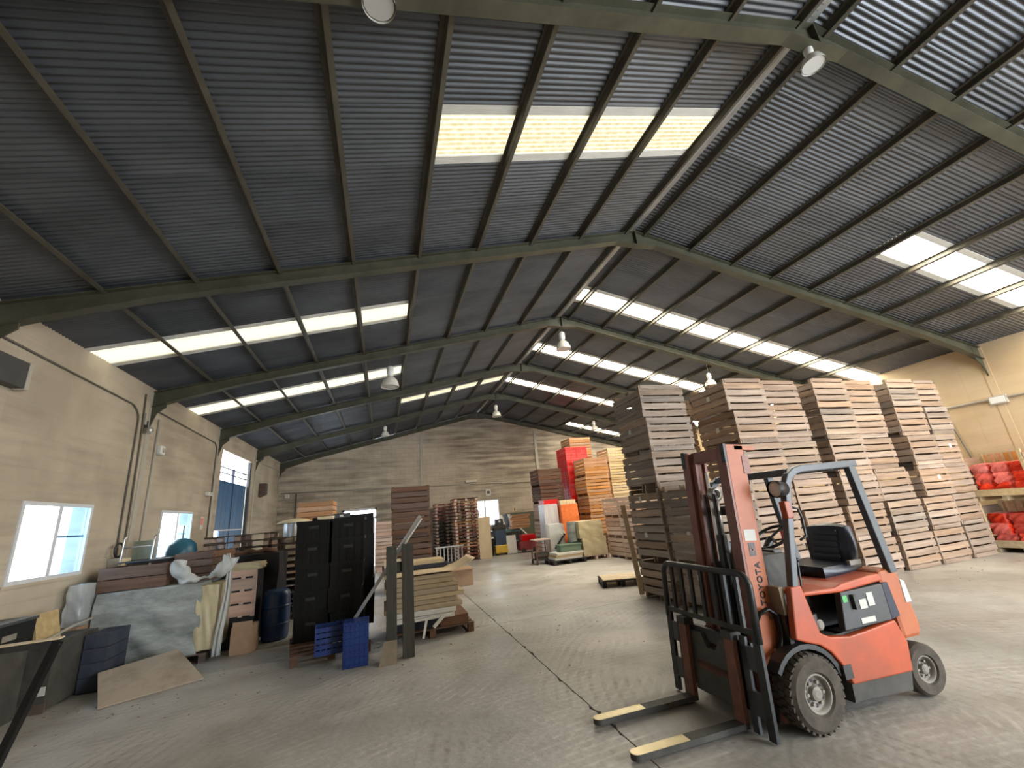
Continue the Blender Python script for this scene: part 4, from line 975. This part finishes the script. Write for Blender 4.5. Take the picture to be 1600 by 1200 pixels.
# clutter below the near window
t = thing('wrapped_crate', 'dark film-wrapped box standing below the near window', 'box', (-4.02, 7.45, 0))
MB().blob(-.27, .27, -.42, .42, .02, .72, .015, 13, 12, .04).build('film_wrap', 'dusty_black', t, smooth=True); MB().box(-.28, .28, -.43, -.40, .0, .10).build('base_board', 'pallet_grey', t); MB().box(.10, .26, -.432, -.415, .18, .27).build('paper_label', 'paper', t)
t = thing('plastic_crate', 'dusty navy crate between dark wrapped box and grey wrapped load', 'crate', (-3.60, 7.80, 0))
for k in range(4): MB().box(-.13, .13, -.25, .25, .0, .155).build('side_board', 'navy_dust', t, loc=(0, 0, .02+k*.165))
MB().box(-.12, .12, -.24, .24, 0, .67).build('liner', 'navy', t)
t = thing('plastic_crate', 'black plastic crate on the wrapped box under the window corner', 'crate', (-4.12, 6.72, 0))
MB().box(-.16, .16, -.42, .28, .78, 1.04).build('body', 'black_plastic', t, bevel=.01); MB().box(-.17, .17, -.43, .29, 1.02, 1.05).build('rim', 'dark_grey', t); MB().box(.16, .165, -.2, .0, .86, .92).build('label', 'hub_grey', t)
MB().box(-.15, .15, -.40, .26, 0, .78).build('support', 'dusty_black', t)
single(hexa([(-3.93, 7.02, .73), (-3.90, 7.38, .73), (-3.98, 7.38, 1.06), (-4.0, 7.02, 1.05)], None, None, th=.03), 'wood_offcut', 'wood_yellow', 'tan plywood offcut leaning under the near window', 'board')
t = thing('plastic_bag', 'clear plastic bag holding a dark bottle by the wall', 'bag', (-4.14, 8.12, .0))
MB().blob(-.10, .10, -.16, .16, .74, 1.28, .05, 21, 10, .12, .0).build('bag_film', 'film_clear', t, smooth=True); MB().lathe([(.07, .76), (.08, .8), (.08, 1.0), (.03, 1.1), (.001, 1.1)], (0,0,0), 'z', 14).build('bottle', 'machine_blue', t, smooth=True)
MB().box(-.11, .11, -.2, .2, 0, .74).build('carton', 'cardboard', t)
t = thing('slatted_panel', 'small panel of tan planks leaning on the wall left of the wrapped load', 'panel', (-4.16, 8.62, .70))
for k in range(3): MB().box(-.012, .012, -.29, .29, 0, .112).build('plank', 'wood_pink', t, loc=(.02-.02*k, 0, .12*k))
MB().box(-.03, -.012, -.25, -.20, -.7, .36).build('batten', 'wood_brown', t); MB().box(-.03, -.012, .20, .25, -.7, .36).build('batten', 'wood_brown', t)
single(MB().tube([(-3.85, 7.05, .76), (-3.95, 7.7, .80), (-4.05, 8.75, .82)], .016, 7), 'timber_batten', 'pvc_grey', 'thin pale batten lying along the clutter under the window', 'batten')
# black square-tube frame at the camera's lower left
t = thing('tube_barrier', 'black square-tube frame with painted skylight reflection on top rail in the lower left foreground', 'frame', (-2.68, 5.0, 0))
MB().bar((.03, -.01, 1.03), (-.16, -.22, 0), .058, .05, (1,0,0)).build('leg', 'black_plastic', t); MB().bar((-1.35, -.10, 1.05), (.05, 0, 1.05), .075, .012).build('rail_reflection', 'ply', t)  # pale strip paints the skylight's reflection onto the black top rail
MB().bar((-1.35, -.10, 1.02), (.05, 0, 1.02), .07, .05).build('top_rail', 'black_metal', t); MB().bar((-1.33, -.11, 1.0), (-1.36, -.30, 0), .07, .05, (1,0,0)).build('leg', 'black_metal', t)
# second heap towards the blue door
t = thing('tarped_heap', 'black tarpaulin over a heap before the dark pallets', 'tarpaulin', (-2.34, 9.75, 0))
MB().blob(-.48, .46, -.35, .45, .0, 1.40, .03, 31, 14, .07).build('tarpaulin', 'tarp_black', t, smooth=True)
MB().tube([(-.45+.09*i, -.15+.03*math.sin(3*i), 1.43+.025*math.sin(2*i)) for i in range(10)], .05, 8).build('rolled_edge', 'wood_brown', t, smooth=True)
t = thing('wooden_crate', 'pinkish slatted crate half wrapped in film beside torn plastic', 'crate', (-2.28, 8.98, 0))
for k in range(4): MB().box(-.22, .20, -.012, .012, 0, .17).build('board', 'wood_pink', t, loc=(0, -.25, .48+.2*k))
for x in (-.20, .0, .18): MB().box(-.03, .03, -.012, .012, 0, .75).build('upright', 'wood_pink', t, loc=(x, -.226, .46))
MB().box(-.22, .20, -.21, .25, .0, 1.2).build('load', 'tarp_black', t); MB().blob(-.2, .25, -.3, .2, 1.18, 1.29, .06, 5, 8, .2).build('film_cover', 'wrap_beige', t, smooth=True)
t = thing('cardboard_box', 'crumpled brown cardboard box on the floor beside the plastic strip', 'box', (-2.10, 8.45, 0))
MB().blob(-.17, .15, -.14, .14, .0, .40, .05, 41, 8, .08).build('carton', 'cardboard', t, smooth=True); MB().box(-.15, .12, -.15, -.13, .33, .46).build('flap', 'cardboard', t)
t = thing('blue_barrel', 'dark blue plastic barrel beside the black containers', 'barrel', (-1.80, 9.05, 0))
MB().lathe([(.001, .0), (.19, .0), (.21, .04), (.22, .36), (.21, .7), (.19, .76), (.15, .79), (.001, .79)], (0,0,0), 'z', 26).build('shell', 'blue_barrel', t, smooth=True)
for z in (.25, .52): MB().lathe([(.215, z-.02), (.232, z), (.215, z+.02)], (0,0,0), 'z', 26).build('hoop', 'blue_barrel', t, smooth=True)
t = thing('steel_drum', 'short steel drum with wide straw-coloured lid on the dark pallets', 'drum', (-1.95, 11.1, 1.634))
MB().lathe([(.001, .28), (.36, .28), (.38, .30), (.26, .35), (.11, .38), (.001, .385)], (0,0,0), 'z', 28).build('lid', 'straw', t, smooth=True); MB().cyl((0,0,0), (0,0,.28), .22, n=26).build('drum', 'galv', t, smooth=False)

# --- black container stack on a pallet
pallet(-.80, 7.75, 0, 'wood_brown', 'wooden pallet carrying the black containers', .18, 1.05, 1.2)
CM['blk'] = None
def black_crate(x, y, z, h, label, rz=0, wd=.50, dp=.58):
    t = thing('plastic_container', label, 'container', (x, y, z), rz, 'black stacked containers'); key = ('bc', h, wd, dp)
    if key not in CM:
        b = MB(); r = MB(); a, d = wd/2, dp/2
        b.box(-a+.02, a-.02, -d+.02, d-.02, 0, h-.02)
        r.box(-a, a, -d, -d+.025, h-.05, h); r.box(-a, a, d-.025, d, h-.05, h); r.box(-a, -a+.025, -d+.025, d-.025, h-.05, h); r.box(a-.025, a, -d+.025, d-.025, h-.05, h)
        for i in range(5):
            q = -a+.02+i*(wd-.04)/4; r.box(q-.012, q+.012, -d+.004, -d+.021, 0, h-.05)
        for i in range(4):
            q = -d+.04+i*(dp-.08)/3; r.box(a-.021, a-.004, q-.012, q+.012, 0, h-.05); r.box(-a+.004, -a+.021, q-.012, q+.012, 0, h-.05)
        g = MB().box(-.07, .07, -d+.0, -d+.021, h*.55, h*.55+.045)
        CM[key] = (b.mesh('body', 'black_plastic'), r.mesh('rib_frame', 'black_plastic'), g.mesh('handle', 'black_metal'))
    for q, n in zip(CM[key], ('body', 'rib_frame', 'handle')): put(q, n, t)
    return t
for c, (x, y, hs, w_) in enumerate(((-1.08, 8.05, [.40, .30, .38, .38, .28], 'front left column'), (-.56, 8.0, [.36, .36, .36, .36, .30], 'front right column'), (-.42, 8.72, [.36]*5, 'rear right column'), (-.95, 8.76, [.36]*5, 'rear left column'))):
    z = .138
    for k, h in enumerate(hs):
        black_crate(x+R.uniform(-.02, .02), y+R.uniform(-.02, .02), z, h, f'{ORD[k] if k < 4 else "topmost"} black container, {w_} of the black stack', R.uniform(-.03, .03)); z += h
t = thing('plastic_tray', 'small black tray lying tilted on top of the black containers', 'tray', (-.72, 8.2, 1.885), .3)
MB().box(-.14, .14, -.1, .1, 0, .08).build('body', 'black_plastic', t, bevel=.008); MB().box(-.04, .02, -.105, -.098, .02, .06).build('label', 'paper', t)
single(MB().blob(-.10, .14, -.1, .1, 0, .05, .1, 51, 6, .2), 'rag', 'straw', 'straw-coloured rag on the black containers', 'rag', (-.95, 8.0, 1.885), smooth=True)
def blue_crate(label, loc, rot, a, b, h):
    t = thing('plastic_crate', label, 'crate', loc, 0, 'blue plastic crates'); t.rotation_euler = rot
    for s in (-1, 1):
        for k in range(5):
            z = h*(k+.5)/5
            MB().box(-a/2, a/2, -.006, .006, -h*.075, h*.075).build('slat', 'blue_plastic', t, loc=(0, s*b/2, z)); MB().box(-.006, .006, -b/2, b/2, -h*.075, h*.075).build('slat', 'blue_plastic', t, loc=(s*a/2, 0, z))
        for k in range(6): MB().box(-.008, .008, -.009, .009, 0, h).build('rib', 'blue_plastic', t, loc=(-a/2+a*k/5, s*b/2, 0))
        for k in range(1, 5): MB().box(-.009, .009, -.008, .008, 0, h).build('rib', 'blue_plastic', t, loc=(s*a/2, -b/2+b*k/5, 0))
    MB().box(-a/2, a/2, -b/2, b/2, 0, .012).build('base', 'blue_plastic', t)
    for k in range(5): MB().box(-.006, .006, -b/2, b/2, -.008, 0).build('base_rib', 'blue_plastic', t, loc=(-a/2+a*(k+.5)/5, 0, 0))
    for k in range(7): MB().box(-a/2, a/2, -.006, .006, -.008, 0).build('base_rib', 'blue_plastic', t, loc=(0, -b/2+b*(k+.5)/7, 0))
blue_crate('bright blue plastic crate standing on end at the pallet corner', (-.355, 6.60, .262), (-PI/2, 0, 0), .30, .52, .28)
blue_crate('darker blue plastic crate lying open beside the upright blue crate', (-.72, 7.02, .137), (0, 0, .12), .34, .30, .34)
# leaning bar
t = thing('aluminium_bar', 'long aluminium bar leaning from the blue crate up to the timber trestle', 'bar', (-.42, 6.98, .46))
MB().bar((0, 0, 0), (.56, -.2, .80), .045, .03, (0,1,0)).build('tube', 'galv', t); MB().bar((.50, -.195, .72), (.93, -.35, 1.34), .05, .02, (0,1,0)).build('flat_bar', 'alu', t); MB().bar((.53, -.23, .72), (.95, -.385, 1.30), .02, .02, (0,1,0)).build('edge_profile', 'white_board', t)
# timber trestle
t = thing('timber_trestle', 'two grey upright timbers joined by a rail, in front of the lumber pile', 'trestle', (.2, 6.65, 0))
MB().box(-.17, -.03, -.04, .06, 0, 1.42).build('post', 'timber', t, bevel=.004); MB().box(.045, .20, -.05, .05, 0, 1.43).build('post', 'timber', t, bevel=.004)
MB().box(-.03, .045, -.0, .05, 1.08, 1.20).build('rail', 'timber', t)
single(hexa([(-.06,6.42,.0),(.16,6.42,0),(.17,6.56,.25),(.0,6.56,.25)], None, None, th=.02), 'metal_plate', 'floorplate', 'small grey plate leaning at the foot of the timber trestle', 'plate')
# --- lumber pile
pallet(.70, 7.85, 0, 'wood_brown', 'wooden pallet under the lumber pile', .04, 1.3, 1.0)
t = thing('plinth_boards', 'dark boxes on the pallet under the tan panels', 'box', (.72, 7.85, .137))
MB().box(-.52, .1, -.42, .45, 0, .13).build('box_side', 'navy', t); MB().box(.12, .56, -.46, .45, 0, .13).build('box_side', 'wood_brown', t)
zz = .27
for k in range(9):
    h = .072+R.uniform(-.012, .012); m = 'white_board' if k < 2 else 'lumber'
    single(MB().box(-.58+R.uniform(-.06, .05), .50+R.uniform(-.10, .12), -.50+R.uniform(-.02, .02), .42, 0, h-.007), 'lumber_panel', m if k else 'white_board',
           f'{ORD[k]} panel of the lumber pile on the pallet', 'panel', (.64, 7.82, zz), R.uniform(-.03, .03), 'panels of the lumber pile'); zz += h
def kraft(u, v):
    x = -.62+1.42*u; z = .0+.018*math.sin(3*u)+(.16*max(0, (u-.72)/.28)**1.6); return (x, -.52+.75*v, z)
o = MB().grid(kraft, 24, 4).build('kraft_sheet', 'ply', None, smooth=True, loc=(.62, 7.8, zz+.004)); tag(o, 'pale sheet curling up at its right end on the lumber pile', 'sheet'); so = o.modifiers.new('thick', 'SOLIDIFY'); so.thickness = .01; so.offset = 1
single(MB().box(-.58, .48, -.10, .5, 0, .055), 'foam_slab', 'navy', 'dark blue foam slab on top of the lumber pile', 'foam slab', (.56, 7.95, zz+.045), .02)
single(MB().box(-.20, .34, -.05, .42, 0, .06), 'folded_cardboard', 'ply', 'pale flat carton on the dark foam slab, right side', 'carton', (.66, 8.0, zz+.10), .02)
t = thing('paper_sack', 'folded yellow-brown paper sack between the cartons on the pile', 'sack', (.40, 7.99, zz+.10))
for k in range(3): MB().blob(-.03, .03, -.08, .25, 0, .12-.01*k, .06, k+61, 5, .2).build('fold', 'wood_yellow', t, loc=(-.06+.06*k, 0, 0), smooth=True)
single(MB().box(-.28, .0, -.04, .40, 0, .10), 'folded_cardboard', 'straw', 'square tan carton at the left of the lumber pile top', 'carton', (.28, 8.0, zz+.10), .0)
single(MB().bar((0,0,0), (-.06,-.06,-.24), .035, .02, (0,1,0)), 'offcut_strip', 'white_board', 'white offcut strip hanging from the lumber pile', 'strip', (.62, 7.24, .30))
single(MB().bar((0,0,0), (.55,.02,.02), .06, .03, (0,0,1)), 'offcut_strip', 'white_board', 'longer white offcut jutting out of the lumber pile', 'strip', (.45, 7.25, .30))
single(MB().bar((0,0,0), (.16,.0,.14), .05, .02, (0,1,0)), 'offcut_strip', 'white_board', 'short angled white offcut under the lumber pile', 'strip', (.72, 7.22, .18))
t = thing('cardboard_box', 'reddish brown cardboard box on the floor behind the lumber pile', 'box', (1.95, 12.2, 0))
MB().box(-.3, .3, -.3, .3, 0, .42).build('carton', 'cardboard', t, bevel=.01); MB().box(-.3, .3, -.42, -.3, .39, .41).build('flap', 'cardboard', t)
t = thing('galvanised_rack', 'low galvanised rack in front of the black pallets', 'rack', (2.45, 17.6, 0))
for k in range(8): MB().box(-.012, .012, -.1, .1, .1, .62).build('bar', 'galv', t, loc=(-.5+.14*k, 0, 0))
MB().box(-.55, .55, -.12, .12, .62, .66).build('top_rail', 'galv', t); MB().box(-.55, .55, -.12, .12, 0, .1).build('base', 'dark_grey', t)
single(MB().box(-.26, .26, -.012, .012, 0, 1.62), 'plywood_sheet', 'ply', 'tall plywood sheet standing on edge beside the reddish pallets', 'plywood', (3.98, 18.0, 0), .08)
# --- things before the back wall, centre
t = thing('floor_machine', 'blue floor-cleaning machine with yellow base at the back window', 'machine', (4.82, 18.9, 0))
MB().box(-.27, .27, -.3, .3, .08, .40).build('base', 'yellow', t, bevel=.03); MB().blob(-.25, .24, -.25, .25, .38, 1.02, .01, 71, 8, .12).build('tank', 'machine_blue', t, smooth=True)
MB().blob(-.27, .29, -.2, .2, 1.0, 1.22, .03, 72, 8, .2).build('motor', 'dusty_black', t, smooth=True); MB().box(-.17, .19, -.15, .15, 1.2, 1.47).build('head', 'dark_grey', t, bevel=.04); MB().lathe([(.05, -.02), (.03, -.03), (.001, -.03)], (0, -.15, 1.36), 'y', 12).build('dial', 'white_plastic', t)
for sx in (-.2, .2): MB().cyl((sx-.03, -.2, .08), (sx+.03, -.2, .08), .08, n=14).build('wheel', 'rubber', t)
t = thing('waste_bin', 'black bin left of the blue floor machine', 'bin', (4.34, 18.85, 0))
MB().prism([(-.14, 0), (.14, 0), (.17, .7), (-.17, .7)], 'y', -.15, .15).build('bin_body', 'black_plastic', t); MB().box(-.18, .18, -.17, .17, .7, .74).build('lid_edge', 'white_board', t)
t = thing('work_bench', 'teal work bench along the back wall behind the floor machine', 'bench', (5.45, 19.6, 0))
MB().box(-.95, .55, -.3, .3, .86, .96).build('bench_top', 'teal', t); MB().box(-.95, .55, -.28, .28, .40, .46).build('shelf', 'teal', t)
for sx in (-.9, .5):
    for sy in (-.25, .25): MB().box(sx-.03, sx+.03, sy-.03, sy+.03, 0, .86).build('leg', 'dark_grey', t)
single(hexa([(5.0, 18.65, .02), (5.50, 18.65, .02), (5.56, 18.95, .74), (5.06, 18.95, .74)], None, None, th=.06), 'insulation_board', 'white_board', 'white panel leaning right of the blue floor machine', 'panel')
t = thing('pallet_truck', 'dark red machine on wheels before the orange planks', 'machine', (6.0, 18.75, 0))
MB().blob(-.38, .40, -.3, .3, .1, .46, .03, 81, 8, .1).build('chassis', 'red_dark', t, smooth=True); MB().blob(-.28, .36, -.25, .25, .44, .72, .04, 82, 8, .18).build('engine_cover', 'red_plastic', t, smooth=True)
for sx in (-.25, .25): MB().cyl((sx, -.32, .1), (sx, -.26, .1), .1, n=14).build('wheel', 'rubber', t)
MB().tube([(-.3, .1, .4), (-.38, .0, .75), (-.33, -.05, .82)], .02, 7).build('handle', 'dark_grey', t)
for k in range(6):
    single(MB().obox((0,0,.05), (.86, .42, .085), (0, R.uniform(-.03, .03), R.uniform(-.1, .1))), 'plank_bundle', 'wood_orange', f'{ORD[k]} orange plank bundle on the trestle by the green board', 'planks', (5.95+R.uniform(-.05, .05), 19.45, .98+k*.1), 0, 'orange plank bundles')
single(MB().box(-.75, .78, -.012, .012, 0, 1.66), 'green_board', 'green_board', 'large dark green board leaning on the back wall', 'board', (6.30, 20.30, 0))
for k in range(3): single(hexa([(5.30+.2*k, 19.85-.03*k, .97), (5.44+.2*k, 19.85-.03*k, .97), (5.36+.2*k, 20.25, 1.62), (5.22+.2*k, 20.25, 1.62)], None, None, th=.02), 'grey_panel', ['white_board', 'machine_blue', 'galv'][k], ['pale narrow panel', 'blue grey narrow panel', 'steel grey narrow panel'][k]+' leaning left of the dark green board', 'panel')
single(hexa([(6.05, 18.9, .72), (6.12, 18.9, .72), (5.9, 19.1, 1.0), (5.83, 19.1, 1.0)], None, None, th=.02), 'white_strip', 'white_board', 'white strip leaning across the orange planks', 'strip')
# --- wrapped goods before the red crates
t = thing('wire_trolley', 'small rusty wire trolley left of the wrapped goods', 'trolley', (5.05, 14.3, 0))
for sx in (-.25, .25):
    for sy in (-.25, .25): MB().box(sx-.015, sx+.015, sy-.015, sy+.015, .12, .76).build('upright', 'rust', t); MB().cyl((sx-.02, sy, .06), (sx+.02, sy, .06), .06, n=12).build('wheel', 'rubber', t)
MB().box(-.27, .27, -.27, .27, .74, .77).build('top_frame', 'wood_pink', t); MB().box(-.26, .26, -.26, .26, .12, .16).build('deck', 'dark_grey', t)
for k in range(4): MB().box(-.25, .25, -.262, -.25, .26+.12*k, .275+.12*k).build('wire', 'rust', t)
MB().blob(-.2, .24, -.2, .2, .16, .34, .04, 91, 6, .2).build('load', 'dusty_black', t, smooth=True)
pallet(5.66, 13.75, 0, 'pallet_black', 'dark pallet under the pale boards and green box', .03, 1.15, .8)
for k in range(3): single(MB().box(-.5, .45, -.32, .32, 0, .065), 'pale_board', ['white_board', 'wood_yellow', 'white_board'][k], ['lowest', 'middle', 'upper'][k]+' pale board stacked on the dark pallet', 'board', (5.68+.03*k, 13.75, .137+.07*k), .02*k, 'pale boards on the dark pallet')
t = thing('storage_box', 'long green box on the pale boards', 'box', (5.80, 13.72, .348)); MB().box(-.36, .38, -.18, .18, 0, .20).build('body', 'green_box', t, bevel=.02); MB().box(-.38, .40, -.2, .2, .18, .215).build('lid', 'green_box', t)
t = thing('wrapped_rolls', 'clear plastic bundle of rolls behind the green box', 'wrapped load', (5.62, 14.40, .0))
MB().blob(-.26, .30, -.2, .2, .02, 1.20, .06, 95, 12, .14).build('film', 'film_clear', t, smooth=True); MB().cyl((.12, -.15, .75), (.32, .15, .85), .16, n=18).build('roll', 'white_board', t); MB().blob(-.15, .1, -.12, .1, .55, .8, .05, 96, 6, .2).build('carton', 'cardboard', t); MB().bar((-.1, -.22, .42), (.3, -.22, .86), .06, .04, (0,1,0)).build('strap_bar', 'black_metal', t)
single(MB().lathe([(.05, 0), (.17, 0), (.17, .62), (.05, .62)], (0,0,0), 'z', 22), 'film_roll', 'wrap_grey', 'grey film roll standing beside the beige wrapped bales', 'roll', (6.10, 13.95, .60))
single(MB().box(-.16, .16, -.16, .16, 0, .60), 'carton_stand', 'teal', 'teal grey box under the grey film roll', 'box', (6.12, 14.0, 0))
pallet(6.72, 14.0, 0, 'wood_pink', 'wooden pallet under the beige wrapped bales', .02, .95, .8)
single(MB().blob(-.44, .44, -.4, .4, 0, .56, .03, 101, 10, .08), 'wrapped_bale', 'wrap_beige', 'lower beige bale wrapped in film with crumpled edges', 'bale', (6.72, 14.0, .137), 0, 'beige wrapped bales', smooth=True)
single(MB().blob(-.50, .38, -.4, .4, 0, .54, .03, 102, 10, .08), 'wrapped_bale', 'wrap_beige', 'upper beige bale lying on the other wrapped bale', 'bale', (6.70, 14.0, .68), 0, 'beige wrapped bales', smooth=True)
t = thing('wrapped_stack', 'tall stack of crates in white streaky film before the brown crates', 'wrapped load', (5.80, 15.2, 0))
MB().blob(-.27, .26, -.3, .3, .0, 1.88, .02, 111, 14, .05).build('film', 'wrap_white', t, smooth=True); MB().box(-.24, .3, -.28, .28, 1.86, 2.03).build('top_crate', 'red_plastic', t)
t = thing('orange_bale', 'orange plastic-wrapped pallet load with cream sacks on top', 'bale', (6.45, 15.0, 0))
MB().blob(-.33, .34, -.27, .27, .0, 1.82, .025, 121, 14, .06).build('orange_load', 'orange_net', t, smooth=True)
for k in range(5): MB().blob(-.06, .06, -.2, .2, 1.74, 1.97, .04, 130+k, 6, .22).build('sack', 'straw', t, loc=(-.26+.125*k, 0, 0), smooth=True)

# ------------------------------------------------------------------ open boxes with red net sacks by the right wall
for n, (z, lab) in enumerate(((0, 'lower open-fronted wooden box of red net sacks by the right wall'), (1.06, 'upper open-fronted wooden box of red net sacks by the right wall'))):
    t = thing('open_box', lab, 'box', (13.12, 6.02, z), 0, 'open boxes of sacks')
    for k in range(8): MB().box(-.01, .01, -.045, .045, .12, 1.0).build('back_slat', 'wood_orange', t, loc=(.40, -.46+.131*k, 0))
    for sy in (-1, 1):
        for k in range(4): MB().box(-.40, .40, -.01, .01, 0, .17).build('side_board', 'wood_pale', t, loc=(0, sy*.53, .14+.215*k))
        for sx in (-1, 1): MB().box(sx*.38-.03, sx*.38+.03, -.03, .03, .1, 1.03).build('corner_post', 'wood_yellow', t, loc=(0, sy*.49, 0))
    MB().box(-.42, .42, -.54, .54, .10, .13).build('floor_board', 'wood_yellow', t)
    MB().box(-.43, -.40, -.54, .54, .10, .24).build('front_sill', 'wood_yellow', t)
    for sy in (-.45, 0, .45): MB().box(-.40, .40, sy-.04, sy+.04, 0, .10).build('runner', 'wood_yellow', t)
    k = 0; rr = random.Random(n+5)
    words = ['bottom left', 'bottom middle', 'bottom right', 'middle left', 'middle centre', 'middle right', 'top left', 'top centre', 'top right']
    for row in range(3):
        for c in range(3):
            mb = MB().blob(-.22, .22, -.165, .165, 0, .25, .10, 200+n*20+k, 9, .4)
            single(mb, 'net_sack', 'red_net', f'red net sack, {words[k]} in the {"lower" if n == 0 else "upper"} open box', 'sack',
                   (13.06+rr.uniform(-.04, .04)+row*.03, 6.34-.32*c, z+.131+row*.205), rr.uniform(-.45, .45), 'red net sacks', smooth=True); k += 1
single(MB().blob(-.12, .12, -.12, .12, 0, .22, .06, 250, 7, .2), 'blue_bag', 'blue_plastic', 'small blue bag on the floor before the red sacks', 'bag', (12.95, 5.30, 0), smooth=True)
# ------------------------------------------------------------------ floor litter
m = bpy.data.objects
lit = MB(); rr = random.Random(3)
for k in range(240):
    zone = rr.choice([(-4.0, .4, 5.8, 7.6), (-1.8, 1.8, 6.3, 8.3), (-3.9, -2.0, 6.4, 7.4), (1.6, 5, 5, 12), (5, 12, 5.2, 6.2)])
    x, y = rr.uniform(zone[0], zone[1]), rr.uniform(zone[2], zone[3]); s_ = rr.uniform(.004, .012)
    lit.obox((x, y, s_*.3), (s_*rr.uniform(1, 4), s_*rr.uniform(.6, 1.5), s_*.6), (0, 0, rr.uniform(0, 6)))
o = lit.build('floor_litter', 'debris', None); tag(o, 'scattered chips and crumbs of wood on the dusty floor', 'debris', kind='stuff')
